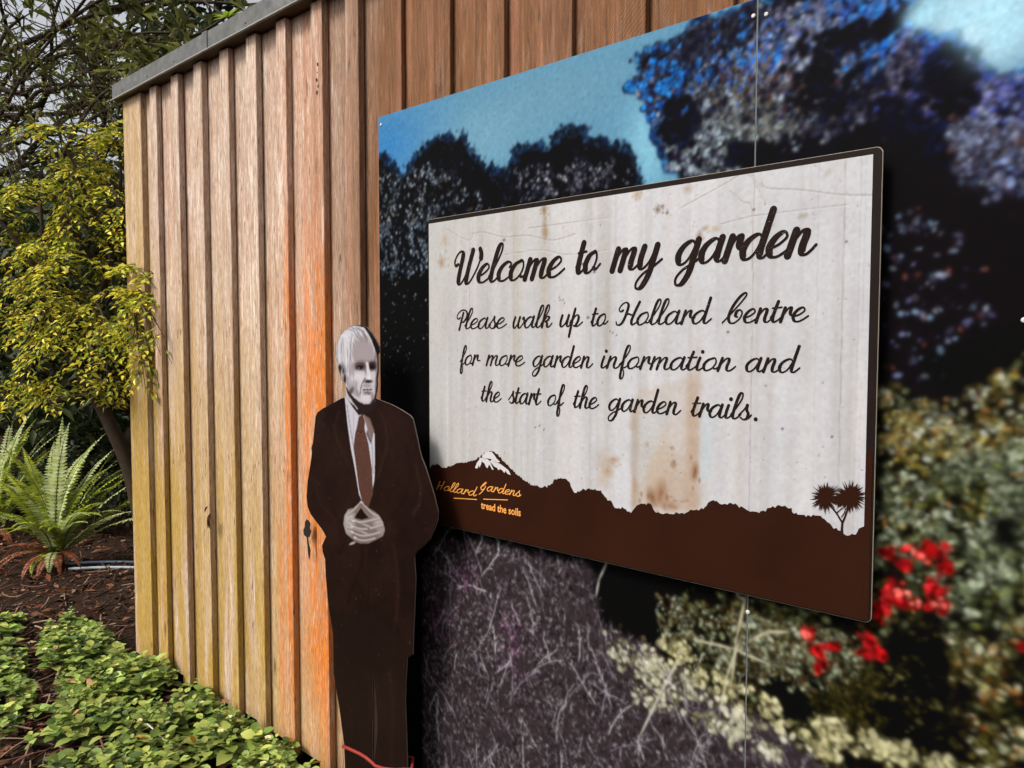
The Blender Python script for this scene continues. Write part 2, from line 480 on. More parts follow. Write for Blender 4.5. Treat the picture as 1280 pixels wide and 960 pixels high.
    def grain(s, amt, size=1):
        k = rng.normal(0, 1, (s.nz//size+2, s.nx//size+2))
        k = np.kron(k, np.ones((size, size)))[:s.nz, :s.nx]
        s.a *= np.clip(1+amt*s.smooth(k), .2, 2)[..., None]
    def low(s, cells, seed=0):
        """smooth noise 0..1 with this many cells across"""
        g = np.random.default_rng(seed)
        h = max(2, int(cells*s.nz/s.nx))
        k = g.random((h+2, cells+2))
        yy = np.linspace(0, h, s.nz); xx = np.linspace(0, cells, s.nx)
        y0 = yy.astype(int); x0 = xx.astype(int); fy = (yy-y0)[:, None]; fx = (xx-x0)[None]
        fy = fy*fy*(3-2*fy); fx = fx*fx*(3-2*fx)
        A = k[y0][:, x0]; B = k[y0][:, x0+1]; C = k[y0+1][:, x0]; Dd = k[y0+1][:, x0+1]
        return (A*(1-fx)+B*fx)*(1-fy)+(C*(1-fx)+Dd*fx)*fy
    def mesh(s, name, sel=None, y=None, c0=0, c1=None):
        c1 = s.nx if c1 is None else c1
        gx, gz = np.meshgrid(s.gx[c0:c1], s.gz); h, w = gx.shape
        V = np.stack([gx, np.full_like(gx, s.y if y is None else y), gz], -1).reshape(-1, 3)
        i = (np.arange(h-1)[:, None]*w+np.arange(w-1))
        if sel is not None: i = i[sel[:-1, c0:c1-1]]
        i = i.ravel()
        F = np.stack([i, i+1, i+w+1, i+w], 1)
        C = np.clip(s.a[:, c0:c1], .0015, .9).reshape(-1, 3)
        if sel is not None:
            used = np.unique(F); mp = np.zeros(len(V), int); mp[used] = np.arange(len(used))
            V, C, F = V[used], C[used], mp[F]
        return np_mesh(name, V, F, C)

PRINT = tinted('printed_panel', .6, .03)
PRINT_GAIN = .58

# ------------------------------------------------------------------ mural photograph panels
def mural():
    Y = -.0065
    x0 = float(on_plane(np.array(473.), np.array(147.), Y)[0]); ztop = float(on_plane(np.array(473.), np.array(147.), Y)[1])
    xseam = float(on_plane(np.array(941.), np.array(400.), Y)[0])
    c = Canvas(x0, .42, .10, ztop, .003, Y)
    W, H = c.nx, c.nz
    # sky
    gx, gz = np.meshgrid(np.linspace(0, 1, W), np.linspace(0, 1, H))
    def field(px, py, rx, ry):
        p = c.m([(px, py), (px+rx, py), (px, py-ry)])
        X, Yy = np.meshgrid(np.arange(W), np.arange(H))
        return np.exp(-((X-p[0, 0])/abs(p[1, 0]-p[0, 0]))**2-((Yy-p[0, 1])/abs(p[2, 1]-p[0, 1]))**2)
    c.a[:] = lin((92, 142, 172))
    c.fill(field(480, 185, 60, 60)*.9, lin((52, 124, 184)))
    c.fill(field(690, 120, 120, 40)*.6, lin((104, 148, 170)))
    c.fill(field(600, 175, 60, 40)*.6, lin((118, 162, 184)))
    c.fill(field(810, 180, 30, 60)*.9, lin((128, 186, 210)))
    c.fill(field(1000, -10, 90, 40)*.8, lin((110, 200, 240)))
    c.fill(field(1230, 20, 70, 60)*.95, lin((196, 220, 232)))
    c.fill(c.mask([(400,420),(1600,420),(1600,1900),(400,1900)], blur=6), lin((10, 9, 9)))
    # left trees
    L = c.mask([(460,205),(478,192),(492,212),(505,222),(518,196),(532,182),(550,170),(566,176),(580,172),(590,192),(602,205),(618,214),(632,216),(640,200),(648,186),(668,182),(684,186),(700,168),(714,156),(730,164),(742,176),(760,178),(778,186),(792,196),(800,215),(803,240),(810,260),(700,330),(460,420)], jag=1.6, blur=3)
    c.fill(L, lin((14, 14, 24)))
    E = np.clip(L*(1-L)*4, 0, 1)
    c.scatter(np.clip(E*1.2, 0, 1), 2600, [(20,30,60),(30,60,100),(14,16,30),(60,110,150),(24,28,44)], (1.2, 3), (.4, .9))
    c.scatter(L, 1900, [(10,10,16),(18,20,34),(34,36,54),(50,58,80),(16,16,24),(70,78,96)], (1.0, 2.6), (.3, .8), wts=[4,4,3,2,4,1])
    S = c.mask([(474,215),(540,205),(600,240),(620,290),(540,360),(474,330)], blur=12)*L
    c.scatter(S, 420, [(120,132,150),(165,178,186),(80,84,92),(60,60,54),(140,160,180),(96,90,70)], (1.0, 2.1), (.5, .95))
    S = c.mask([(645,205),(790,205),(790,240),(650,250)], blur=10)*L
    c.scatter(S, 150, [(90,92,120),(130,130,150),(60,50,70),(170,175,185)], (.9, 1.9), (.4, .9))
    F = L
    for _ in range(16): F = c.smooth(F)
    F = np.clip(F*(1-F)*4, 0, 1)*(1-L*.6)
    c.scatter(F, 700, [(16,22,48),(22,44,92),(14,14,26),(40,88,140),(20,30,60)], (1.2, 3.2), (.25, .8), clump=.5)
    # dark strip behind the cut-out and under the trees
    Dk = c.mask([(460,330),(545,330),(545,700),(900,760),(900,830),(460,1900)], blur=6)
    c.fill(Dk, lin((6, 6, 7)))
    c.scatter(c.mask([(478,300),(534,300),(534,470),(478,470)], blur=4), 70, [(110,120,140),(60,64,72),(160,170,180)], (.7, 1.4), (.4, .9))
    c.scatter(c.mask([(474,280),(538,270),(534,345),(474,345)], blur=4), 260, [(110,120,140),(60,64,72),(150,170,190),(50,70,90)], (.8, 1.8), (.4, .9))
    # big tree
    T = c.mask([(786,108),(796,92),(792,72),(812,62),(838,58),(858,40),(880,22),(905,26),(930,10),(962,-4),(1000,-20),(1095,-40),(1128,-20),(1150,8),(1152,40),(1172,52),(1200,58),(1222,80),(1250,96),(1300,100),(1700,60),(2300,200),(2300,620),(1060,620),(1000,320),(860,236),(838,214),(830,192),(818,176),(822,156),(806,140),(806,122)], jag=2.6, blur=4, step=4)
    c.fill(T, lin((24, 18, 30)))
    E = np.clip(T*(1-T)*4, 0, 1)
    c.scatter(E, 3200, [(20,60,130),(16,100,190),(40,40,80),(30,20,50),(60,150,210),(24,24,50)], (1.6, 4), (.35, .9))
    U = c.mask([(790,100),(860,40),(960,0),(1090,-30),(1140,40),(1230,90),(1290,110),(1290,260),(1160,230),(1090,160),(1010,178),(850,225),(815,150)], blur=9)*T
    c.scatter(U, 7000, [(26,20,34),(60,52,74),(100,96,128),(138,136,160),(40,34,52),(170,180,190),(22,16,24)], (1.4, 3.4), (.35, .9), wts=[5,5,4,2,5,1,5], clump=.40)
    for px, py, rx, ry, n, pal in (
        (840, 100, 40, 40, 800, [(18,110,210),(30,140,225),(20,70,150),(50,160,230)]),
        (900, 110, 55, 30, 700, [(20,100,200),(40,140,220),(24,60,140)]),
        (960, 70, 40, 26, 600, [(20,120,220),(60,160,235),(40,80,170)]),
        (1060, 25, 50, 30, 800, [(24,110,220),(90,130,200),(50,60,150),(60,170,240)]),
        (1085, 62, 36, 20, 500, [(30,120,220),(90,180,240),(40,70,160)]),
        (1170, 45, 30, 30, 600, [(24,120,220),(60,160,230),(30,70,160)]),
        (1150, 110, 34, 50, 500, [(50,70,170),(90,100,190),(40,50,120)]),
        (1250, 110, 50, 50, 260, [(40,60,160),(110,110,180),(140,140,180)]),
        (1255, 200, 30, 40, 160, [(120,150,200),(150,170,210),(90,90,140)]),
        (900, 160, 50, 40, 1300, [(150,165,170),(180,190,190),(110,120,120),(80,80,60),(190,200,200)]),
        (960, 120, 60, 50, 1300, [(140,150,150),(175,185,180),(100,100,90),(130,110,80),(70,60,50)]),
        (1010, 60, 50, 40, 600, [(150,150,170),(120,115,150),(90,80,110),(170,180,190)]),
        (870, 55, 40, 20, 500, [(30,26,40),(50,44,60),(80,80,90)]),
        (1130, 90, 20, 40, 200, [(150,145,160),(120,110,130),(90,80,100)]),
        (1230, 170, 30, 40, 160, [(150,160,180),(120,110,140),(170,175,190)]),
        (920, 100, 40, 16, 34, [(100,66,48),(84,50,40)]), (1000, 105, 40, 14, 34, [(120,70,44),(150,90,60)]), (1210, 205, 20, 10, 20, [(140,90,60),(110,70,50)])):
        c.scatter(np.clip(field(px, py, rx, ry)*T, 0, 1)*.9, n, pal, (1.1, 2.9), (.4, .95))
    for px, py, rx, ry in ((1065, 42, 55, 12), (1020, 110, 30, 26), (1110, 170, 60, 40), (1190, 110, 22, 30), (850, 150, 16, 20), (950, 190, 30, 10), (1150, 190, 50, 30)):
        c.scatter(np.clip(field(px, py, rx, ry), 0, 1)*.9, 260, [(22,15,26),(18,12,20),(30,22,36)], (2, 4.6), (.4, .9))
    c.scatter(U, 700, [(20,16,30),(24,24,48),(30,22,40),(22,40,84)], (1.2, 3.6), (.3, .8), clump=.52)
    tint = np.array([.86, .93, 1.06]); c.a *= 1+(tint-1)*T[..., None]
    # sky holes at the upper end
    for px, py, rx, ry in ((1160, 12, 22, 18), (1150, 22, 16, 10), (1255, 40, 40, 30), (1200, 20, 20, 20), (1240, 10, 50, 26)):
        c.fill(field(px, py, rx, ry)*.85, lin((165, 215, 235)))
    # dark interior to the right, with falling specks of light
    N = c.mask([(1060,165),(1130,180),(1240,240),(2300,260),(2300,520),(1280,480),(1180,520),(1080,460)], blur=14)
    c.fill(N*.96, lin((25, 17, 24)))
    sp = c.mask([(1095,240),(1150,250),(1230,330),(1240,420),(1180,480),(1090,470)], blur=8)
    c.scatter(sp, 60, [(90,90,130),(120,125,170),(150,160,180),(70,60,90),(140,80,60),(130,160,190)], (1.0, 2.6), (.35, .9))
    c.scatter(c.mask([(1190,140),(1280,160),(1290,240),(1230,250),(1190,200)], blur=6), 240, [(70,76,110),(120,130,165),(50,44,76),(150,160,185),(100,70,60),(30,22,36)], (1.2, 3), (.4, .9))
    # shrub border to the right and below
    B = c.mask([(1085,470),(1130,490),(1180,530),(1215,500),(1240,440),(1270,440),(2300,420),(2300,1900),(800,1900),(800,780),(860,735),(1085,770)], jag=2, blur=7)
    c.fill(B, lin((34, 31, 18)))
    c.scatter(B, 15000, [(26,24,12),(58,54,24),(92,86,40),(120,112,60),(130,140,104),(18,16,10),(150,164,140),(84,98,70)], (1.3, 3.6), (.35, .9), wts=[5,4,4,3,3,4,2,2])
    R1 = c.mask([(1090,480),(1160,510),(1240,470),(2300,480),(2300,640),(1090,660)], blur=16)
    c.scatter(R1, 3600, [(132,118,50),(160,150,90),(100,90,36),(150,165,150),(70,66,26),(170,180,190),(24,22,14),(150,110,60)], (1.2, 3.0), (.4, .95))
    R2 = c.mask([(1090,600),(1280,560),(2300,560),(2300,800),(1200,800),(1090,700)], blur=16)
    c.scatter(R2, 4200, [(96,110,96),(130,146,140),(76,90,64),(52,58,36),(166,178,176),(26,30,20),(116,124,64)], (1.3, 3.2), (.35, .9))
    R3 = c.mask([(1180,800),(1300,760),(2300,760),(2300,1900),(1240,1900),(1200,930)], blur=14)
    c.scatter(R3, 3600, [(110,100,40),(140,136,90),(80,74,30),(160,160,130),(50,46,22),(150,90,40),(180,186,180)], (1.4, 3.4), (.4, .9))
    # black hollows
    for pts in ([(1112,800),(1128,782),(1150,790),(1176,772),(1188,812),(1180,842),(1206,868),(1216,918),(1196,930),(1180,955),(1150,936),(1120,946),(1100,915),(1084,880),(1098,850),(1090,826)], [(930,840),(1010,845),(1060,880),(1040,915),(960,880)], [(545,668),(640,690),(850,745),(860,800),(800,820),(740,770),(700,740),(640,712),(560,690)], [(1092,560),(1104,600),(1100,660),(1092,660)], [(1240,640),(1280,650),(1270,690),(1240,680)], [(1150,450),(1280,400),(1280,440),(1180,500)]):
        c.fill(c.mask(pts, jag=2, blur=10)*.93, lin((8, 7, 6)))
    c.scatter(c.mask([(1090,770),(1210,770),(1230,930),(1090,950)], blur=8), 170, [(60,58,28),(90,84,44),(40,36,18),(120,116,80)], (1, 2.4), (.3, .8))
    c.scatter(c.mask([(820,745),(940,770),(1090,800),(1060,870),(940,850),(830,810)], blur=8), 2600, [(100,104,80),(140,150,140),(60,56,28),(120,100,50),(30,26,14),(160,172,170),(90,60,40)], (1.0, 2.6), (.4, .95))
    c.scatter(c.mask([(1010,870),(1100,830),(1110,930),(1030,920)], blur=10), 420, [(60,56,28),(100,92,40),(30,26,14)], (1.2, 2.6), (.3, .8))
    # twiggy purple-grey bush
    K = c.mask([(528,700),(545,668),(580,676),(600,668),(625,680),(660,690),(700,700),(735,700),(740,740),(752,780),(800,800),(880,860),(1000,930),(1060,1000),(1060,1900),(520,1900)], jag=3, blur=9)
    c.fill(K, lin((72, 60, 64)))
    c.scatter(K, 9000, [(40,24,26),(54,38,44),(96,84,92),(70,50,66),(128,120,128),(26,15,15),(64,36,28),(150,144,148)], (.7, 1.9), (.3, .8), clump=.36)
    ys, xs = np.nonzero(K > .55)
    for _ in range(8000):
        i = rng.integers(0, len(ys)); L_ = rng.uniform(2, 8); an = rng.normal(math.pi/2, .75)
        col = lin([(150,142,150),(190,186,190),(110,96,112),(130,110,140),(96,84,84)][rng.integers(5)])*rng.uniform(.6, 1.1)
        c.line(xs[i], ys[i], xs[i]+L_*math.cos(an), ys[i]+L_*math.sin(an), rng.uniform(.22, .40), col, rng.uniform(.2, .65))
    for _ in range(190):      # longer bare shoots that stand out of it
        i = rng.integers(0, len(ys)); x, y = xs[i], ys[i]; an = rng.normal(math.pi/2, .5); col = lin([(176,170,178),(150,140,160),(200,196,200)][rng.integers(3)])*rng.uniform(.6, 1)
        for k in range(rng.integers(3, 9)):
            L_ = rng.uniform(4, 9); an += rng.normal(0, .16)
            x2, y2 = x+L_*math.cos(an), y+L_*math.sin(an)
            c.line(x, y, x2, y2, .42, col, .75)
            if rng.random() < .6:
                b2 = an+rng.choice([-1, 1])*rng.uniform(.4, .9); c.line(x2, y2, x2+6*math.cos(b2), y2+6*math.sin(b2), .34, col, .65)
            x, y = x2, y2
    for px, py, rx, ry in ((548, 770, 16, 20), (575, 720, 14, 12), (640, 800, 20, 40)):
        c.scatter(np.clip(field(px, py, rx, ry), 0, 1)*.8, 130, [(120,60,110),(150,110,140),(90,40,70),(170,140,160)], (.8, 2), (.3, .8))
    c.fill(c.mask([(472,640),(527,640),(527,1900),(472,1900)], blur=1)*.97, lin((5, 5, 6)))
    # pale flower heads
    for px, py, rx, ry in ((772,812,14,14),(830,840,24,22),(850,815,16,10),(865,850,18,18),(815,870,16,12),(905,870,16,16),(925,905,22,16),(960,885,14,12),(975,905,10,10),(885,900,14,8),(1040,910,18,10),(1020,935,24,12),(1062,930,14,10),(1110,940,20,10),(1090,925,16,8),(1180,960,20,10),(960,940,16,8)):
        c.scatter(np.clip(field(px, py, rx, ry)*1.2, 0, 1), int(rx*ry*.36), [(150,146,116),(190,188,164),(214,212,196),(120,114,84),(90,84,56)], (1.2, 3.0), (.5, 1))
    for a, b in (((800,920),(850,820)), ((915,850),(932,745)), ((870,800),(960,830)), ((900,890),(925,800)), ((932,750),(920,740)), ((940,800),(985,790)), ((760,700),(745,745))):
        c.pl([a, ((a[0]+b[0])/2+rng.normal(0, 3), (a[1]+b[1])/2+rng.normal(0, 3)), b], .9, lin((176,172,168)), .85)
    # red blooms
    for px, py, rx, ry in ((1112,735,14,18),(1102,762,9,9),(1130,705,10,10),(1150,690,14,10),(1172,688,12,9),(1182,712,9,10),(1168,742,12,14),(1135,752,12,8),(1176,762,10,6),(1108,690,7,6),(1010,792,6,5),(1022,812,5,7),(1026,832,6,6),(1080,800,9,6),(1088,818,9,4),(1040,808,5,4),(1276,808,5,8),(1100,818,8,4)):
        big = px < 1200
        c.scatter(np.clip(field(px, py, rx*.8, ry*.8)*1.3, 0, 1), 34 if big else 12, [(206,14,16),(216,18,30),(160,8,10),(220,36,54),(110,6,10),(60,4,6)], (1.3, 3.4), (.5, 1), clump=.47)
    for px, py in ((1148,694),(1170,752),(1120,740),(1142,752),(1008,792)):
        c.scatter(np.clip(field(px, py, 7, 5), 0, 1), 9, [(240,130,130),(236,90,100)], (1, 2), (.4, .8))
    lb = c.a.mean(-1, keepdims=True); c.a *= 1+(np.clip((lb/.12)**.30, .45, 1.2)-1)*np.clip(B+K, 0, 1)[..., None]; c.a *= 1+(np.array([1.03, 1.0, .74])-1)*(B*(1-K))[..., None]
    # soft focus of an enlarged photograph, softer to the right
    s1 = c.smooth(c.a); s2 = c.smooth(c.smooth(c.smooth(s1)))
    wr = np.clip((np.linspace(0, 1, W)-.45)/.35, 0, 1)[None, :, None]
    c.a = s1*(1-wr)*.6+s2*(1-wr)*.3+c.a*(1-wr)*.1+(s2*.55+s1*.45)*wr
    c.grain(.05, 1); c.grain(.05, 3)
    lum = c.a.mean(-1, keepdims=True); c.a = np.clip(c.a, 0, 1)*np.clip((lum/.16)**.30, .35, 1.15)*PRINT_GAIN
    t = thing('garden_mural', (x0, 0, .1), 'large mural panel printed with a garden photograph of blue-tinted trees and red flowers', 'mural')
    k = int(round(float((xseam-x0)/c.rx)))
    link('mural_panel', c.mesh('mural_panel', c1=k), PRINT, t)
    link('mural_panel', c.mesh('mural_panel', c0=k), PRINT, t)
    edge = plain('panel_edge', (.16, .17, .18), .5)
    mb = MB(); mb.box((x0-.0005, Y+.0006, .0995), (c.gx[k-1], Y+.0058, ztop+.0005)); mb.box((c.gx[k-1]+.0012, Y+.0006, .0995), (.4205, Y+.0058, ztop+.0005))
    mb.build('panel_core', edge, t)
    mb = MB(); mb.box((c.gx[k-1], Y-.0007, .11), (c.gx[k-1]+.0013, Y-.0002, ztop-.001)); mb.build('seam', plain('seam_grey', (.09, .095, .10), .5), t)
    steel = plain('screw_steel', (.45, .43, .40), .35)
    for px, py in ((942, 20), (958, 18), (476.5, 156), (1280, 400), (935, 765)):
        x, z = on_plane(np.array(float(px)), np.array(float(py)), Y)
        mb = MB(); mb.tube([(x, Y, z), (x, Y-.002, z), (x, Y-.003, z)], [.0052, .0048, .003], 12); mb.build('screw', steel, t)
    return t
mural()
# ------------------------------------------------------------------ script lettering: skeleton strokes, pen thick on the way down
GLYPH = {   # letter: (advance, [strokes]) upright, x-height 1; strokes run in writing order
 'a': (.98, [[(.64,.84),(.44,1.0),(.14,.78),(0,.40),(.1,.05),(.28,0),(.5,.28),(.68,.95)], [(.70,1.02),(.66,.5),(.67,.14),(.8,0),(.96,.16),(1.08,.34)]]),
 'c': (.70, [[(.56,.70),(.62,.88),(.42,1.0),(.13,.77),(0,.40),(.12,.05),(.34,0),(.58,.15),(.78,.38)]]),
 'd': (.98, [[(.64,.84),(.44,1.0),(.14,.78),(0,.40),(.1,.05),(.28,0),(.5,.28),(.68,.95)], [(.76,1.95),(.70,1.0),(.67,.2),(.8,0),(.96,.16),(1.08,.34)]]),
 'e': (.70, [[(.04,.36),(.32,.5),(.54,.78),(.40,1.0),(.14,.80),(.0,.40),(.12,.05),(.34,0),(.58,.15),(.80,.38)]]),
 'f': (.56, [[(-.02,.3),(.22,.8),(.44,1.5),(.42,1.95),(.28,1.95),(.2,1.4),(.19,.4),(.19,-.5),(.27,-.92),(.40,-.8),(.38,-.3),(.22,.02)], [(.22,.02),(.42,.10),(.62,.36)]]),
 'g': (.98, [[(.64,.84),(.44,1.0),(.14,.78),(0,.40),(.1,.05),(.28,0),(.5,.28),(.68,.95)], [(.72,1.02),(.68,.3),(.62,-.4),(.42,-.88),(.18,-.9),(.12,-.6),(.34,-.25),(.72,.02),(1.08,.36)]]),
 'h': (.88, [[(-.06,.3),(.2,.85),(.42,1.6),(.38,2.0),(.22,1.9),(.13,1.2),(.08,0)], [(.08,.05),(.14,.5),(.34,.93),(.50,.98),(.56,.78),(.52,.36),(.56,.07),(.70,0),(.86,.16),(.98,.36)]]),
 'i': (.44, [[(.12,1.0),(.07,.5),(.09,.1),(.2,0),(.36,.14),(.50,.36)], 'dot', (.18,1.5)]),
 'k': (.80, [[(-.06,.3),(.2,.85),(.42,1.6),(.38,2.0),(.22,1.9),(.13,1.2),(.08,0)], [(.08,.05),(.16,.55),(.36,.95),(.54,.94),(.50,.68),(.30,.50)], [(.30,.52),(.46,.36),(.50,.08),(.62,0),(.76,.14),(.88,.36)]]),
 'l': (.50, [[(-.06,.3),(.2,.85),(.42,1.6),(.38,2.0),(.22,1.9),(.12,1.2),(.07,.3),(.18,0),(.38,.10),(.56,.36)]]),
 'm': (1.24, [[(.12,1.0),(.08,.5),(.04,0)], [(.05,.06),(.12,.5),(.32,.93),(.46,.98),(.49,.78),(.43,.0)], [(.44,.06),(.52,.5),(.72,.93),(.87,.98),(.91,.78),(.87,.36),(.91,.07),(1.04,0),(1.2,.16),(1.32,.36)]]),
 'n': (.86, [[(.12,1.0),(.08,.5),(.04,0)], [(.05,.06),(.12,.5),(.32,.93),(.47,.98),(.52,.78),(.48,.36),(.52,.07),(.66,0),(.82,.16),(.94,.36)]]),
 'o': (.82, [[(.46,1.0),(.16,.82),(0,.42),(.1,.05),(.28,0),(.52,.22),(.64,.62),(.56,.96),(.44,1.0)], [(.54,.22),(.70,.14),(.92,.38)]]),
 'p': (.92, [[(-.06,.3),(.10,.8),(.20,1.5)], [(.20,1.55),(.12,.6),(.07,-.9)], [(.10,.15),(.2,.7),(.42,1.0),(.60,.86),(.60,.45),(.44,.05),(.32,.06),(.44,.0),(.7,.04),(1.0,.36)]]),
 'r': (.66, [[(.12,1.0),(.08,.5),(.04,0)], [(.05,.06),(.14,.55),(.30,.95),(.42,1.04),(.46,.92),(.46,.62),(.56,.46),(.76,.46)]]),
 's': (.66, [[(-.06,.3),(.18,.72),(.34,1.12)], [(.33,1.1),(.34,.78),(.50,.42),(.46,.06),(.26,-.02),(.08,.12)], [(.40,.01),(.58,.12),(.70,.36)]]),
 't': (.52, [[(-.06,.3),(.06,.7),(.16,1.4)], [(.18,1.48),(.11,.9),(.07,.3),(.17,0),(.36,.10),(.56,.36)], [(-.06,1.0),(.44,1.05)]]),
 'u': (.94, [[(.12,1.0),(.06,.45),(.12,.06),(.27,0),(.50,.32),(.66,.95)], [(.68,1.0),(.64,.5),(.65,.12),(.78,0),(.92,.16),(1.04,.36)]]),
 'w': (1.08, [[(.12,1.0),(.05,.45),(.12,.05),(.26,.0),(.46,.45),(.54,.95)], [(.55,1.0),(.49,.45),(.55,.05),(.70,0),(.92,.40),(.98,.84),(.90,.98),(.86,.80),(1.14,.62)]]),
 'y': (.94, [[(.12,1.0),(.06,.45),(.12,.06),(.27,0),(.50,.32),(.66,.95)], [(.70,1.02),(.65,.3),(.56,-.4),(.36,-.88),(.14,-.9),(.10,-.62),(.32,-.25),(.68,.02),(1.04,.36)]]),
 'W': (1.62, [[(.18,1.12),(.02,1.05),(-.06,1.35),(.06,1.72),(.26,1.84),(.40,1.6),(.38,.8),(.40,.18),(.54,-.02),(.74,.3),(.92,1.1),(.98,1.82)], [(.98,1.84),(.90,.9),(.90,.15),(1.02,-.02),(1.22,.22),(1.46,.9),(1.56,1.45)], [(1.40,1.86),(1.52,1.62),(1.56,1.35)]]),
 'P': (.92, [[(.52,1.6),(.46,.8),(.40,-.10)], [(.30,1.12),(.14,1.0),(.0,1.15),(.02,1.5),(.30,1.85),(.66,1.84),(.90,1.5),(.88,1.05),(.68,.70),(.52,.66)]]),
 'H': (1.42, [[(.30,1.24),(.15,1.12),(.02,1.34),(.16,1.74),(.42,1.88),(.60,1.62),(.56,.9),(.44,.25),(.24,0),(.06,.06),(.0,.26)], [(1.30,1.88),(1.15,1.2),(1.02,.4),(1.10,.02),(1.28,.10),(1.46,.36)], [(.52,.72),(.70,.92),(.90,.84),(1.08,.80)]]),
 'C': (1.10, [[(-.16,.02),(.16,.55),(.66,1.45),(.92,2.05),(.80,2.22),(.50,1.85),(.22,1.1),(.14,.45),(.28,.04),(.54,-.02),(.82,.3),(.90,.72),(.74,.96),(.56,.84),(.54,.52),(.66,.44)]]),
 '.': (.4, ['dot', (.36,.06)]),
}
GLYPH['G'] = (1.05, [[(.0,.45),(.3,.9),(.62,1.5),(.60,1.7),(.40,1.5),(.12,.7),(.14,.15),(.36,.05),(.62,.4),(.70,.9)], [(.68,.6),(.5,-.1),(.28,-.7),(.12,-1.0)]])
GLYPH['K'] = (1.0, [[(.1,1.75),(.05,.9),(.0,-.1)], [(.70,1.9),(.62,1.0),(.50,.1)], [(.0,.65),(.3,.9),(.60,.85)]])     # plain handwritten H

def spline(P, per=9):
    P = np.array(P, float)
    if len(P) == 2:
        t = np.linspace(0, 1, per)[:, None]; return P[0]*(1-t)+P[1]*t
    Q = np.vstack([2*P[0]-P[1], P, 2*P[-1]-P[-2]]); out = []
    for i in range(1, len(Q)-2):
        p0, p1, p2, p3 = Q[i-1:i+3]
        t = np.linspace(0, 1, per, endpoint=False)[:, None]
        out.append(.5*((2*p1)+(p2-p0)*t+(2*p0-5*p1+4*p2-p3)*t**2+(3*p1-p0-3*p2+p3)*t**3))
    return np.vstack(out+[P[-1:]])

class Letters:
    def __init__(s): s.v = []; s.f = []; s.k = 0
    def ribbon(s, P, Wd, y):
        T = np.gradient(P, axis=0); T /= np.linalg.norm(T, axis=1)[:, None]+1e-9
        Nn = np.stack([-T[:, 1], T[:, 0]], 1)
        n = len(P); o = len(s.v)
        for i in range(n):
            yy = y-1e-7*s.k; s.k += 1
            for sg in (1, -1):
                q = P[i]+Nn[i]*Wd[i]/2*sg
                s.v.append((q[0], yy, q[1]))
        s.f += [(o+2*i, o+2*i+1, o+2*i+3, o+2*i+2) for i in range(n-1)]
        for e in (0, n-1): s.disc(P[e], Wd[e]/2, y)
    def disc(s, p, r, y):
        o = len(s.v); y = y-1e-7*s.k; s.k += 1
        s.v += [(p[0]+r*math.cos(a), y, p[1]+r*math.sin(a)) for a in np.linspace(0, 2*math.pi, 14)[:-1]]
        s.f.append(tuple(range(o, o+13))[::-1])
    def word(s, text, x0, x1, z, xh, thick, thin, shear, y):
        lay = []; w = 0
        for ch in text:
            lay.append((ch, w)); w += GLYPH[ch][0]
        pts = []
        for ch, off in lay:
            st = GLYPH[ch][1]
            for i, q in enumerate(st):
                if isinstance(q, list): pts.append((spline([(a+off, b) for a, b in q]), None))
                elif isinstance(q, tuple): pts.append((np.array([[q[0]+off, q[1]]]), 'dot'))
        allp = np.vstack([p for p, _ in pts]); sx = allp[:, 0]+allp[:, 1]*shear
        k = (x1-x0-thick*.7*xh)/(sx.max()-sx.min()); b = x0+thick*.35*xh-sx.min()*k
        for p, kind in pts:
            Q = np.stack([(p[:, 0]+p[:, 1]*shear)*k+b, z+p[:, 1]*xh], 1)
            if kind == 'dot':
                s.disc(Q[0], thick*.62*xh, y); continue
            T = np.gradient(Q, axis=0); T /= np.linalg.norm(T, axis=1)[:, None]+1e-9
            down = np.clip(-T[:, 1]*.97-T[:, 0]*.1, 0, 1)**1.4
            wd = thin+(thick-thin)*down
            kk = np.array([.25, .5, .25])
            for _ in range(2): wd = np.convolve(np.pad(wd, 1, mode='edge'), kk, 'valid')
            s.ribbon(Q, wd*xh, y)
    def build(s, name, mat, parent):
        me = bpy.data.meshes.new(name); me.from_pydata([tuple(map(float, v)) for v in s.v], [], s.f); me.update()
        return link(name, me, mat, parent)

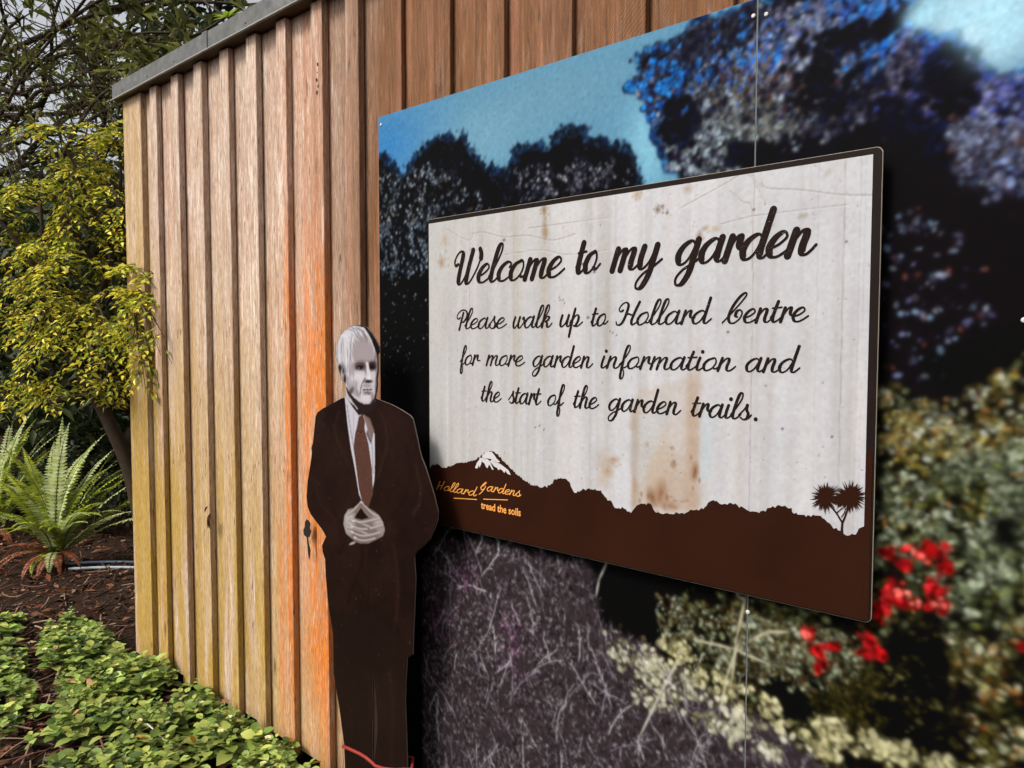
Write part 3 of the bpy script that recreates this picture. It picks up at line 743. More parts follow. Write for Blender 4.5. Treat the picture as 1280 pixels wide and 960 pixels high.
# ------------------------------------------------------------------ the welcome sign
def sign():
    Y = -.045
    P = lambda x, y: tuple(map(float, on_plane(np.array(float(x)), np.array(float(y)), Y)))
    (xl, zt), (xr, _), (_, zb) = P(535, 276), P(1103, 181), P(540, 656)
    zb2 = P(1088, 775)[1]; zb = (zb+zb2)/2; zt = (zt+P(1103, 181)[1])/2
    t = thing('welcome_sign', ((xl+xr)/2, 0, zb), 'stained white welcome sign with black script and brown hill silhouette, fixed over the mural', 'sign')
    def rounded(x0, x1, z0, z1, r, n=6):
        o = []
        for cx, cz, a0 in ((x1-r, z1-r, 0), (x0+r, z1-r, 90), (x0+r, z0+r, 180), (x1-r, z0+r, 270)):
            o += [(cx+r*math.cos(math.radians(a0+90*k/n)), cz+r*math.sin(math.radians(a0+90*k/n))) for k in range(n+1)]
        return o
    brown = plain('sign_brown', (.020, .0058, .0025), .5, .05, .4, 4)
    core = plain('sign_core', (.30, .26, .20), .5, .4)
    black = plain('sign_edge_band', (.010, .006, .005), .5, .06)
    mb = MB(); mb.prism(rounded(xl, xr, zb, zt, .012)[::-1], Y, Y+.0016); mb.build('edge_band', black, t)
    mb = MB(); mb.prism(rounded(xl-.0012, xr+.0012, zb-.0012, zt+.0012, .013)[::-1], Y+.0017, Y+.0056); mb.build('backing_board', core, t)
    for px, pz in ((xl+.12, zb+.12), (xl+.12, zt-.12), (xr-.12, zb+.12), (xr-.12, zt-.12), ((xl+xr)/2, zt-.12), ((xl+xr)/2, zb+.12)):
        mb = MB(); mb.box((px-.02, Y+.0058, pz-.02), (px+.02, -.0072, pz+.02)); mb.build('spacer', core, t)
    # white printed face with its stains and creases
    c = Canvas(xl+.004, xr-.017, zb+.05, zt-.013, .0025, Y-.0004)
    c.a[:] = lin((215, 215, 220))
    lo = c.low(5, 1)*.5+c.low(14, 2)*.3+c.low(50, 3)*.2
    c.a *= (.86+.24*lo)[..., None]
    left = np.clip(1-np.linspace(0, 1, c.nx)/.62, 0, 1)[None, :]*(c.low(4, 5)*.7+.45)
    c.fill(left*np.ones((c.nz, 1))*.55, lin((196, 192, 178)))
    # faint vertical panel lines and streaks
    for px, w, al in ((587, .6, .35), (626, .5, .18), (642, .7, .4), (652, .5, .25), (680, .5, .2), (703, .5, .15), (733, .5, .25), (940, .7, .5), (1020, .5, .3), (1052, .7, .55), (1072, .6, .3), (1078, .5, .2), (860, .5, .15)):
        p = c.m([(px, 420)])[0, 0]; z0 = rng.uniform(0, .25)*c.nz
        for r in range(int(z0), c.nz, 7): c.dab(p+rng.normal(0, .25), r, w, 4.5, 0, lin((140, 132, 128)), al*rng.uniform(.3, 1), .5)
    for _ in range(150):
        i, L_ = rng.integers(0, c.nx), rng.uniform(20, 160); r = rng.uniform(0, c.nz)
        c.dab(i, r, rng.uniform(1.5, 7), L_, 0, lin([(180, 176, 166), (232, 226, 226), (176, 168, 160)][rng.integers(3)]), rng.uniform(.10, .34), .9)
    # rust runs
    def run(px, y0, y1, w, col, al):
        p = c.m([(px, y0), (px, y1)])
        n = int(abs(p[1, 1]-p[0, 1])/3)
        for k in range(n):
            f = k/n; c.dab(p[0, 0]+rng.normal(0, w*.15), p[0, 1]+(p[1, 1]-p[0, 1])*f, w*rng.uniform(.6, 1.2), 6, 0, lin(col), al*rng.uniform(.1, .5)*min(1, 3*f+.3), .9)
    B = c.mask([(788,500),(800,488),(872,470),(872,645),(835,650),(790,630)], jag=2, blur=10)
    c.fill(B*(.15+.5*c.low(18, 8)), lin((196, 172, 144)))
    B = c.mask([(796,560),(870,560),(866,642),(800,634)], jag=3, blur=9)
    c.fill(B*np.clip(c.low(22, 9)*1.2-.45, 0, 1), lin((184, 148, 112)))
    run(870, 412, 640, 6, (180, 148, 118), .4); run(866, 470, 640, 9, (190, 160, 130), .4); run(794, 510, 640, 4, (172, 138, 104), .8); run(822, 520, 640, 14, (200, 180, 152), .3)
    run(681, 258, 300, 3, (160, 124, 66), .8); run(681, 300, 480, 5, (190, 176, 146), .4); run(647, 270, 520, 5, (192, 182, 156), .4); run(755, 560, 610, 8, (186, 160, 126), .5)
    for px, py, rx, ry, col, al in ((869,590,4,9,(146,92,44),.95),(815,622,5,10,(140,88,44),.9),(826,616,6,12,(150,100,56),.8),(838,632,9,5,(156,108,64),.7),(842,580,3,4,(150,104,60),.8),(809,556,2,3,(150,104,60),.7),(840,560,2,2,(150,104,60),.7),(822,262,3,4,(126,92,48),.9),(828,258,2,2,(126,92,48),.8),(834,266,1.6,2,(110,84,48),.9),(874,297,3,7,(150,96,44),.9),(882,285,4,3,(170,140,96),.7),(895,286,6,3,(184,164,128),.6),(860,236,5,5,(176,156,126),.6),(797,243,4,6,(184,156,110),.7),(680,262,2.6,5,(150,112,56),.9),(683,290,2,6,(170,140,90),.7),(552,328,3,6,(166,136,84),.8),(556,300,3,6,(188,166,120),.6),(767,575,6,4,(176,136,92),.7),(760,590,5,5,(188,152,112),.6),(1004,270,5,3,(150,142,120),.6),(1036,215,4,8,(190,186,170),.6)):
        c.blob(px, py, rx, ry, rng.normal(0, .3), lin(col), al, .8)
        for _ in range(5): c.blob(px+rng.normal(0, rx*1.3), py+rng.normal(0, ry*1.3), rx*.3, ry*.3, 0, lin(col), al*.7, .8)
    c.fill(c.mask([(780,560),(800,520),(845,500),(800,610)], blur=14)*.4, lin((198, 208, 214)))
    c.fill(c.mask([(876,500),(892,520),(886,600),(874,600)], blur=8)*.6, lin((200, 212, 220)))
    # creases of the lifting film, painted as a shade line with a highlight beside
    cr = lin((150, 144, 138)); hi = lin((236, 230, 228))
    for pts, w in (([(930,215),(942,225),(958,256)], .8), ([(912,238),(928,252),(940,262),(941,340)], .7), ([(940,218),(955,234),(1000,237),(1050,243),(1093,244)], .8), ([(955,234),(952,228)], 1.2), ([(900,280),(940,270),(1000,262),(1060,255)], .5), ([(590,292),(605,290),(630,296),(660,294),(690,300),(720,292)], .6), ([(575,300),(590,326)], .6), ([(556,285),(585,300),(592,290)], .5), ([(630,318),(675,312),(710,318),(760,312)], .45), ([(850,260),(905,230),(928,216)], .5), ([(660,285),(690,281),(760,272)], .4)):
        c.pl([tuple(q) for q in spline(pts, 5)], w, cr, .65)
        c.pl([(q[0]+1, q[1]+1.6) for q in spline(pts, 5)], w, hi, .4)
    # specks
    for _ in range(260):
        c.dab(rng.uniform(0, c.nx), rng.uniform(0, c.nz), rng.uniform(.3, .9), rng.uniform(.3, 1.1), 0, lin([(120, 112, 104), (84, 76, 70), (150, 130, 104)][rng.integers(3)]), rng.uniform(.2, .8), .6)
    for px, py in ((978,536),(910,415),(1058,302),(735,397),(590,312),(728,330),(743,340),(1040,546),(700,505),(630,300),(942,262)): c.blob(px, py, 1.6, 1.6, 0, lin((70, 62, 56)), .9, .7)
    for px, py in ((700,372),(703,375),(705,379),(699,375),(762,414),(766,416),(770,419),(674,532),(678,537),(671,534)): c.blob(px+rng.normal(0,.8), py, 1.4, .9, .8, lin((96, 86, 66)), .8, .6)
    c.grain(.035, 1); c.grain(.03, 3)
    c.a *= .54
    link('printed_face', c.mesh('printed_face'), tinted('sign_face', .45, .15), t)
    # brown hills with bushes along the skyline
    K = lambda X, Yp: (520+X/2.1333, 500+Yp/2.1333)
    top = [(33,186),(45,172),(58,170),(66,176),(72,181),(85,178),(100,172),(115,167),(135,165),(158,160),(172,150),(185,140),(200,136),(214,142),(228,156),(240,168),(255,184),(270,199),(292,217),(310,226),(335,233),(350,229),(365,222),(368,214),(376,210),(386,208),(398,211),(410,219),(414,232),(420,243),(426,250),(436,244),(446,238),(460,236),(470,238),(480,240),(490,242),(500,248),(505,257),(513,266),(522,272),(526,283),(535,287),(550,288),(560,294),(575,298),(583,288),(590,280),(600,277),(615,275),(628,279),(634,290),(640,299),(660,303),(690,302),(720,303),(727,296),(740,293),(755,295),(762,288),(775,285),(780,275),(788,269),(797,267),(806,273),(815,276),(835,277),(852,279),(868,286),(880,290),(892,296),(905,299),(920,298),(932,299),(938,290),(947,284),(958,281),(970,281),(985,282),(1000,287),(1003,296),(1015,301),(1030,308),(1045,309),(1060,306),(1072,309),(1085,315),(1095,323),(1105,330),(1115,338),(1128,346),(1140,356),(1152,361),(1168,359),(1180,353),(1182,341),(1190,336),(1198,337),(1203,334),(1212,336)]
    zx = [P(*K(*q)) for q in top]
    out = []
    r2 = np.random.default_rng(5)
    for a, b in zip(zx[:-1], zx[1:]):
        n = max(1, int(abs(b[0]-a[0])/.004)); 
        for k in range(n):
            f = k/n; out.append((a[0]+(b[0]-a[0])*f+r2.normal(0, .0008), a[1]+(b[1]-a[1])*f+r2.normal(0, .0018)))
    out.append(zx[-1])
    out = [(min(max(x, xl+.0005), xr-.0165), z) for x, z in out]
    hb = MB(); n = len(out)
    hb.add([(x, Y-.0012, z) for x, z in out]+[(x, Y-.0012, zb+.003) for x, z in out], [(i, i+n, i+1+n, i+1) for i in range(n-1)])
    hb.build('hill_silhouette', brown, t)
    mb = MB(); mb.box((xr-.0163, Y-.0011, zb+.004), (xr-.004, Y-.0007, zb+.36)); mb.build('silhouette_margin', brown, t)
    # snow cap, with ragged lower edge
    S = lambda X, Yp: P(530+X/7.53, 550+Yp/7.53)
    snow = plain('sign_white_print', (.42, .405, .405), .45, .15, .08)
    sm = MB()
    for pts in ([(548,150),(580,118),(608,108),(640,112),(664,140),(690,178),(720,205),(680,215),(640,180),(600,172),(560,178)],
                [(500,215),(520,190),(530,165),(560,170),(570,180),(548,190),(540,230),(525,260),(520,235),(505,268),(484,262)],
                [(545,200),(560,180),(600,178),(625,200),(640,240),(660,280),(645,278),(625,240),(615,230),(600,265),(585,250),(572,218)],
                [(625,200),(640,182),(690,210),(730,230),(770,262),(800,285),(820,330),(790,318),(770,290),(760,310),(735,280),(715,272),(705,285),(690,260),(665,250)]):
        q = [S(*p) for p in pts]; o = len(sm.v)
        sm.add([(x, Y-.0016, z) for x, z in q], [tuple(range(len(q)))])
    for p in sm.f: pass
    sm.build('snow_cap', snow, t)
    # cabbage tree
    Cb = lambda X, Yp: P(980+X/9.6, 580+Yp/9.6)
    tb = MB(); kk = 0
    def strip(pts, ws):
        nonlocal kk
        q = np.array([Cb(*p) for p in pts]); T = np.gradient(q, axis=0); T /= np.linalg.norm(T, axis=1)[:, None]; N2 = np.stack([-T[:, 1], T[:, 0]], 1)
        V = []
        for p, nn, w in zip(q, N2, ws):
            yy = Y-.0014-kk*4e-7; kk += 1
            V += [(p[0]+nn[0]*w/2, yy, p[1]+nn[1]*w/2), (p[0]-nn[0]*w/2, yy, p[1]-nn[1]*w/2)]
        tb.add(V, [(2*i, 2*i+1, 2*i+3, 2*i+2) for i in range(len(q)-1)])
    mm = .0016
    strip([(695,880),(697,780),(703,690)], [4.5*mm, 3.2*mm, 2.8*mm]); strip([(700,700),(640,600),(560,500),(520,440)], [2.6*mm, 2.4*mm, 2.4*mm, 2*mm]); strip([(706,700),(735,630),(760,560),(790,440)], [2.6*mm, 2.4*mm, 2.2*mm, 2*mm])
    strip([(630,590),(700,530)], [1.8*mm, 1.2*mm]); strip([(690,640),(730,580),(740,530)], [1.2*mm, 1.4*mm, 1*mm])
    for cx, cy, R, n in ((500, 405, 190, 90), (800, 400, 195, 120), (660, 420, 100, 30)):
        for k in range(n):
            a = 2*math.pi*k/n+r2.normal(0, .05); rr = R*r2.uniform(.62, 1.04)*(1.0 if math.sin(a) > -.3 else 1.08)
            strip([(cx, cy), (cx+rr*.55*math.cos(a), cy+rr*.55*math.sin(a)), (cx+rr*math.cos(a), cy+rr*math.sin(a)+8)], [3.6*mm, 1.7*mm, .2*mm])
    tb.build('cabbage_tree_print', brown, t)
    # lettering
    ink, nt, b = mat_new('worn_black_print', .5, .03); q = NT(nt)
    w1 = q.noise(q.pos(), 420, 3, .6); w2 = q.noise(q.pos(), 28, 2)
    f = q.math('MULTIPLY', q.maprange(w1, .66, .70), q.maprange(w2, .48, .58), True)
    q._set(b.inputs['Base Color'], q.mix(f, (.012, .007, .006, 1), (.42, .36, .34, 1)))
    lines = (
        (.33, .125, .22, [('Welcome', 567.5, 707.5, 353), ('to', 717.5, 752, 340.5), ('my', 762, 829, 336), ('garden', 840, 1021, 321.5)], 22.3, 604),
        (.27, .14, .17, [('Please', 571, 634, 411), ('walk', 641, 691, 410), ('up', 699.5, 729, 408), ('to', 737.5, 761, 407), ('Hollard', 769, 890, 404.5), ('Centre', 901, 1011, 402.2)], 12.9, 627),
        (.27, .14, .17, [('for', 574.5, 601, 456.2), ('more', 607.5, 657, 457), ('garden', 665, 742, 459), ('information', 751, 921, 461.5), ('and', 932, 1001.5, 464.7)], 12.7, 650),
        (.27, .14, .17, [('the', 600.5, 627.7, 502), ('start', 635, 677.5, 504.5), ('of', 684.5, 707, 507), ('the', 716, 750, 510), ('garden', 760, 853, 516), ('trails.', 863.5, 947.5, 523)], 12.6, 622))
    for thick, thin, shear, words, xhp, xpx in lines:
        zs = [P((a+b_)/2, y)[1] for _, a, b_, y in words]; z = float(np.mean(zs))
        xh = P(xpx, 450-xhp)[1]-P(xpx, 450)[1]
        for wd, a, b_, y in words:
            Lt = Letters()
            Lt.word(wd, P(a, 450)[0], P(b_, 450)[0], z*.6+P((a+b_)/2, y)[1]*.4, xh, thick, thin, shear, Y-.0009)
            Lt.build('lettering', ink, t)
    gold = plain('sign_orange_print', (.62, .26, .055), .45, .3, .15, 200)
    Lt = Letters(); xh = P(600, 450-6.2)[1]-P(600, 450)[1]
    Lt.word('Kollard', P(545.5, 450)[0], P(597, 450)[0], P(570, 615.5)[1], xh, .22, .16, .22, Y-.0019)
    Lt.word('Gardens', P(599, 450)[0], P(652.5, 450)[0], P(630, 617)[1], xh, .22, .16, .22, Y-.0019)
    for a, b_ in (((568, 622.6), (596.5, 624.2)), ((605, 623.8), (635, 624.8))):
        A, Bq = P(*a), P(*b_); Lt.ribbon(np.array([A, Bq]), np.array([.0025, .0025]), Y-.0019)
    Lt.build('logo_lettering', gold, t)
    cu = bpy.data.curves.new('tagline', 'FONT'); cu.body = 'tread the soils'; cu.size = 1.0; cu.offset = .022; cu.resolution_u = 3
    ob = bpy.data.objects.new('tagline', cu); COL.objects.link(ob)
    me = bpy.data.meshes.new_from_object(ob.evaluated_get(bpy.context.evaluated_depsgraph_get()))
    bpy.data.objects.remove(ob); me.name = 'tagline'
    vs = np.array([v.co[:] for v in me.vertices]); A, Bq = P(601.7, 636), P(651.5, 644.5)
    k = (Bq[0]-A[0])/(vs[:, 0].max()-vs[:, 0].min()); zz = (A[1]+Bq[1])/2
    for v in me.vertices: v.co = (A[0]+(v.co[0]-vs[:, 0].min())*k, Y-.0019, zz+v.co[1]*k*1.12)
    link('tagline', me, gold, t)
    return t
sign()

# ------------------------------------------------------------------ life-size photographic cut-out of a man
def cutout():
    YF = -.135
    A = lambda X, Yp: (360+X/3.2, 380+Yp/3.2)
    Bq = lambda X, Yp: (360+X/3.2, 660+Yp/3.2)
    Hd = lambda X, Yp: (400+X/7.68, 395+Yp/7.68)
    outline = [Hd(245,780),Hd(240,690),Hd(238,640),Hd(218,615),Hd(200,585),Hd(182,530),Hd(166,460),Hd(154,400),Hd(154,330),Hd(166,260),Hd(190,195),Hd(235,135),Hd(305,95),Hd(350,92),Hd(400,92),Hd(450,110),Hd(490,160),Hd(530,225),Hd(560,290),Hd(570,335),Hd(548,370),Hd(550,430),Hd(552,500),Hd(548,560),Hd(540,600),Hd(545,660),Hd(536,720),Hd(524,790),
        A(385,392),A(415,404),A(445,420),A(485,445),A(496,458),A(504,490),A(515,540),A(524,585),A(532,615),A(548,655),A(562,700),A(582,765),A(598,835),A(594,870),A(582,905),A(566,935),
        Bq(570,40),Bq(540,72),Bq(510,97),Bq(502,112),Bq(505,165),Bq(508,200),Bq(504,300),Bq(500,400),Bq(496,508),Bq(474,520),Bq(468,620),Bq(466,700),Bq(470,800),Bq(473,900),Bq(476,1000),Bq(478,1200),Bq(500,1290)]
    foot = [Bq(352,1290),Bq(346,1100),Bq(342,960),Bq(352,870),Bq(358,800),Bq(355,730),Bq(350,660),Bq(344,610),Bq(332,550),Bq(334,620),Bq(336,700),Bq(334,860),Bq(334,960),Bq(336,1100),Bq(332,1290)]
    left = [Bq(212,1290),Bq(226,1100),Bq(228,960),Bq(225,870),Bq(205,720),Bq(183,580),Bq(180,420),Bq(168,350),Bq(158,280),Bq(150,180),Bq(148,125),Bq(138,95),Bq(136,70),
        A(152,930),A(135,900),A(112,870),A(90,840),A(78,810),A(74,770),A(78,710),A(88,650),A(95,600),A(102,530),A(110,450),A(118,434),A(140,418),A(180,397),A(210,380)]
    full = outline+foot+left
    p = np.array(full); X, Z = on_plane(p[:, 0], p[:, 1], YF)
    Z = np.maximum(Z, 0.0); Z[p[:, 1] > 1060] = 0.0
    t = thing('man_cutout', (float(X.mean()), YF, 0), 'life-size photo cut-out of a white-haired man in dark suit with clasped hands', 'cutout figure')
    pts = list(zip(X.tolist(), Z.tolist()))
    dark = plain('cutout_edge_dark', (.020, .010, .007), .5, .3)
    pale = plain('cutout_core', (.16, .13, .11), .6, .3, .4, 12)
    def tri_prism(name, y0, y1, mat):
        import bmesh
        bm = bmesh.new()
        f = bm.faces.new([bm.verts.new((x, y0, z)) for x, z in pts])
        r = bmesh.ops.extrude_face_region(bm, geom=[f])
        for v in r['geom']:
            if isinstance(v, bmesh.types.BMVert): v.co.y = y1
        bmesh.ops.recalc_face_normals(bm, faces=bm.faces)
        bmesh.ops.triangulate(bm, faces=bm.faces)
        me = bpy.data.meshes.new(name); bm.to_mesh(me); bm.free()
        return link(name, me, mat, t)
    tri_prism('front_sheet', YF, YF+.002, dark)
    tri_prism('core_board', YF+.0022, YF+.0065, pale)
    mb = MB()   # strut that holds it upright
    cx = float(X[p[:, 1] > 800].mean())
    mb.box((cx-.06, YF+.0068, 0), (cx+.06, YF+.03, .9)); mb.box((cx-.06, YF+.031, 0), (cx+.06, YF+.115, .03)); mb.build('rear_strut', dark, t)
    c = Canvas(float(X.min())-.004, float(X.max())+.004, 0.0, float(Z.max())+.004, .0015, YF-.0008)
    body = c.mask([(a, b if b < 1060 else 1100) for a, b in full])
    c.a[:] = lin((42, 24, 18))
    g = c.low(3, 21)*.5+c.low(9, 22)*.3+c.low(30, 23)*.2
    c.a *= (.30+1.25*g**1.3)[..., None]
    # jacket cloth: lapels, sleeves, folds
    fold = [([A(180,395),A(215,470),A(262,640),A(285,780)], 2.6, (30,15,12), .6), ([A(345,540),A(352,640),A(344,740)], 2.2, (26,13,11), .6), ([A(372,440),A(398,540),A(360,700)], 1.6, (70,46,38), .35), ([A(200,430),A(190,520),A(240,640)], 1.6, (68,44,37), .35),
        ([A(120,560),A(150,700),A(180,830),A(222,872)], 2.4, (28,14,11), .55), ([A(470,560),A(490,700),A(440,820),A(390,870)], 2.4, (28,14,11), .55), ([A(110,700),A(130,800),A(190,860)], 2.2, (62,38,30), .3), ([A(510,640),A(530,760),A(500,850)], 2.6, (64,40,32), .3),
        ([A(300,960),A(290,1050),Bq(255,250),Bq(200,410)], 1.8, (20,11,10), .7), ([Bq(330,60),Bq(322,200),Bq(325,400),Bq(332,550)], 1.6, (24,13,11), .6), ([Bq(225,60),Bq(205,100),Bq(190,60)], 1.6, (18,9,8), .6), ([Bq(262,600),Bq(285,760),Bq(300,940)], 3.5, (38,30,30), .5), ([Bq(410,560),Bq(420,760),Bq(410,960)], 3.5, (64,38,28), .4), ([Bq(420,60),Bq(440,200),Bq(430,380)], 4, (58,34,26), .35)]
    for pts_, w, col, al in fold:
        Pq = [tuple(q) for q in spline(pts_, 6)]
        for kk_ in range(4): c.pl([(x+rng.normal(0, 1.2), y+rng.normal(0, 1.2)) for x, y in Pq], w*(2.2-.45*kk_), lin(col), al*.35)
    trouser = c.mask([Bq(150,360),Bq(330,330),Bq(520,500),Bq(520,1330),Bq(200,1330)], blur=2)
    c.fill(trouser*.6, lin((31, 20, 16)))
    c.scatter(body, 900, [(70,44,36),(26,14,12),(54,34,28)], (.6, 2.5), (.1, .35))
    # shirt and tie
    shirt = c.mask([A(226,362),A(240,385),A(262,418),A(283,446),A(300,440),A(322,462),A(346,520),A(347,640),A(346,700),A(335,760),A(300,800),A(284,760),A(266,650),A(252,580),A(238,480)], blur=1)
    c.fill(shirt, lin((206, 202, 212)))
    for pts_, w, col, al in (([A(236,400),A(250,500),A(272,620)], 3, (128,120,130), .6), ([A(332,520),A(338,600),A(340,680)], 2.6, (130,120,126), .6), ([A(262,430),A(262,490),A(258,540)], 1.2, (150,144,152), .8)):
        c.pl([tuple(q) for q in spline(pts_, 5)], w, lin(col), al)
    c.fill(c.mask([A(300,440),A(328,458),A(345,505),A(336,545),A(318,500)], blur=1)*.9, lin((120, 92, 84)))
    c.fill(c.mask([A(318,500),A(336,548),A(330,560),A(312,520)], blur=1)*.8, lin((52, 30, 24)))
    tie = c.mask([A(283,450),A(300,443),A(308,470),A(306,500),A(322,560),A(336,660),A(340,760),A(320,815),A(296,790),A(284,740),A(272,650),A(262,575),A(268,520),A(276,490)], blur=1)
    c.fill(tie, lin((92, 60, 50)))
    c.scatter(tie, 420, [(120,84,72),(66,38,30),(136,104,92),(80,50,40)], (.6, 1.6), (.3, .8))
    c.pl([A(276,505),A(292,515),A(306,500)], 1.2, lin((44,24,20)), .9)
    # head
    headp = [Hd(245,790),Hd(240,640),Hd(218,615),Hd(200,585),Hd(182,530),Hd(166,460),Hd(154,400),Hd(154,330),Hd(166,260),Hd(190,195),Hd(235,135),Hd(305,95),Hd(350,92),Hd(420,110),Hd(460,160),Hd(494,230),Hd(525,310),Hd(543,370),Hd(552,430),Hd(553,500),Hd(546,560),Hd(538,600),Hd(543,660),Hd(534,720),Hd(522,790),Hd(470,840),Hd(530,800),Hd(540,880),Hd(400,960),Hd(380,930),Hd(330,860)]
    head = c.mask(headp, blur=1)
    hair_d = c.mask([Hd(444,104),Hd(474,120),Hd(502,160),Hd(544,228),Hd(572,290),Hd(580,345),Hd(556,362),Hd(538,318),Hd(516,258),Hd(482,160)], blur=1)
    keep = c.a.copy(); hm = np.clip(head+hair_d, 0, 1)[..., None]
    c.fill(hair_d, lin((40, 30, 28)))
    c.pl([Hd(410,92),Hd(455,110),Hd(495,165),Hd(535,228),Hd(565,292),Hd(572,335)], .9, lin((140,130,124)), .8)
    c.fill(head, lin((196, 190, 198)))
    bl = lambda X, Y2, rx, ry, an, col, al, soft=.5: c.blob(*Hd(X, Y2), rx/7.68, ry/7.68, an, lin(col), al, soft)
    # broad tone: forehead and far side of the face fall off
    c.fill(c.mask([Hd(330,200),Hd(440,170),Hd(510,300),Hd(530,440),Hd(330,440),Hd(300,330)], blur=6)*.75, lin((166, 152, 154)))
    c.fill(c.mask([Hd(526,330),Hd(552,390),Hd(554,640),Hd(536,760),Hd(522,700),Hd(534,560),Hd(516,460)], blur=3)*.5, lin((104, 76, 70)))
    c.fill(c.mask([Hd(240,560),Hd(300,600),Hd(370,720),Hd(400,800),Hd(330,760),Hd(262,700)], blur=4)*.5, lin((150, 136, 138)))
    # hair
    c.fill(c.mask([Hd(160,300),Hd(200,195),Hd(300,100),Hd(400,100),Hd(350,170),Hd(300,280),Hd(280,420),Hd(250,520),Hd(180,470)], blur=4)*.8, lin((206, 204, 212)))
    for k in range(46):
        t0 = k/45; x0 = 330-165*t0+rng.normal(0, 6); y0 = 110+140*t0+rng.normal(0, 10); x1 = 330-130*t0+rng.normal(0, 12); y1 = y0+rng.uniform(140, 260)
        c.pl([Hd(x0, y0), Hd((x0+x1)/2-14, (y0+y1)/2), Hd(x1, y1)], rng.uniform(.8, 2.0), lin([(140, 132, 140), (228, 226, 232), (166, 160, 168), (220, 217, 224)][rng.integers(4)]), rng.uniform(.12, .38))
    for k in range(16):
        x0 = 340+rng.uniform(0, 110); y0 = 110+rng.uniform(0, 40); c.pl([Hd(x0, y0), Hd(x0+25, y0+60), Hd(x0+38, y0+130)], rng.uniform(.5, 1), lin([(150, 142, 148), (222, 218, 224), (110, 98, 102)][rng.integers(3)]), rng.uniform(.25, .6))
    for k in range(60):      # swept from the crown towards the right
        u_ = k/59; x0 = 190+220*u_; y0 = 190-90*math.sin(u_*2.2)+rng.normal(0, 5); ln = 70+60*rng.random()
        c.pl([Hd(x0, y0), Hd(x0+ln*.55, y0+22+rng.normal(0, 5)), Hd(min(x0+ln, 500), y0+70+50*u_+rng.normal(0, 10))], rng.uniform(.6, 1.4), lin([(98, 88, 92), (236, 234, 240), (206, 202, 208), (134, 124, 130), (228, 226, 232)][rng.integers(5)]), rng.uniform(.25, .6))
    for k in range(34):      # long side locks behind the temple
        u_ = k/33; x0 = 170+115*u_; y0 = 270-50*u_
        c.pl([Hd(x0, y0), Hd(x0-6+10*u_, y0+130), Hd(x0+6+14*u_, y0+250-60*(1-u_))], rng.uniform(.6, 1.3), lin([(100, 92, 98), (232, 230, 236), (150, 144, 150), (214, 210, 218)][rng.integers(4)]), rng.uniform(.2, .55))
    c.pl([Hd(305,170),Hd(292,330),Hd(284,480),Hd(290,600)], 1.3, lin((112, 100, 106)), .75); c.pl([Hd(262,300),Hd(268,430),Hd(262,540)], 1.2, lin((120, 110, 116)), .6)
    # ear with dark hollow behind the sideburn
    bl(208,540,34,74,-.2,(88,72,74),1); bl(214,556,16,56,-.2,(182,174,180),1); bl(222,530,8,26,-.1,(96,74,74),1); bl(190,496,12,30,0,(58,42,42),1); bl(238,610,12,40,0,(60,38,34),1); bl(210,606,16,18,0,(170,160,164),.9)
    # brows and eyes in deep sockets
    bl(388,478,72,44,.08,(128,106,104),1); bl(392,494,46,24,.05,(66,40,36),1); bl(498,478,44,44,.05,(88,58,54),1); bl(500,490,28,26,0,(44,22,18),1)
    c.pl([Hd(335,462),Hd(375,448),Hd(430,458)], 1.7, lin((110, 92, 94)), .85); c.pl([Hd(472,458),Hd(500,444),Hd(530,450)], 1.6, lin((78, 52, 48)), .9)
    c.pl([Hd(350,488),Hd(390,476),Hd(428,492)], 1.1, lin((34, 18, 16)), .95); bl(392,497,13,10,0,(22,10,8),1); bl(372,500,9,6,0,(160,150,152),.8); bl(414,502,8,6,0,(150,138,140),.8)
    c.pl([Hd(352,520),Hd(390,530),Hd(425,520)], 1.1, lin((150, 138, 142)), .8); c.pl([Hd(345,540),Hd(385,556),Hd(420,545)], .9, lin((130, 112, 114)), .6)
    # nose
    c.fill(c.mask([Hd(440,440),Hd(462,440),Hd(486,580),Hd(478,605),Hd(440,610),Hd(432,590),Hd(446,540)], blur=2)*.9, lin((212, 206, 210)))
    bl(436,520,12,60,.15,(150,130,130),.7); bl(462,628,40,16,.05,(58,32,28),1); bl(430,606,12,14,0,(110,84,82),.9); bl(474,592,16,16,0,(222,216,220),.8)
    # cheeks, lines
    bl(360,600,66,60,.2,(208,202,210),1); bl(310,520,24,60,.1,(170,160,166),.7); bl(330,655,40,40,.4,(176,166,170),.7)
    c.pl([Hd(428,608),Hd(402,650),Hd(388,715),Hd(384,760)], 1.7, lin((98, 76, 74)), .85); c.pl([Hd(350,640),Hd(345,700),Hd(362,760)], 1.4, lin((140, 122, 124)), .6); c.pl([Hd(320,560),Hd(325,640)], 1.1, lin((150, 136, 140)), .5)
    bl(420,330,60,50,0,(178,166,170),.5,.9)
    # mouth and chin
    bl(450,668,44,22,0,(172,160,162),.9); c.pl([Hd(408,712),Hd(440,706),Hd(470,710),Hd(502,704)], 1.7, lin((48, 22, 18)), .95); bl(455,735,40,13,.03,(150,122,122),1); c.pl([Hd(412,756),Hd(450,752),Hd(490,752)], 1.2, lin((104, 78, 76)), .8)
    bl(436,790,48,32,0,(206,198,204),1); bl(506,780,18,40,0,(120,92,88),.5)
    # jaw shadow and neck
    c.fill(c.mask([Hd(243,668),Hd(280,728),Hd(325,782),Hd(375,822),Hd(425,846),Hd(480,842),Hd(525,800),Hd(565,900),Hd(410,1000),Hd(375,960),Hd(345,880),Hd(300,800),Hd(262,740)], blur=2)*.97, lin((48, 24, 19)))
    bl(300,720,30,26,.7,(104,76,72),.7); bl(276,770,14,46,-.5,(84,58,54),.7)
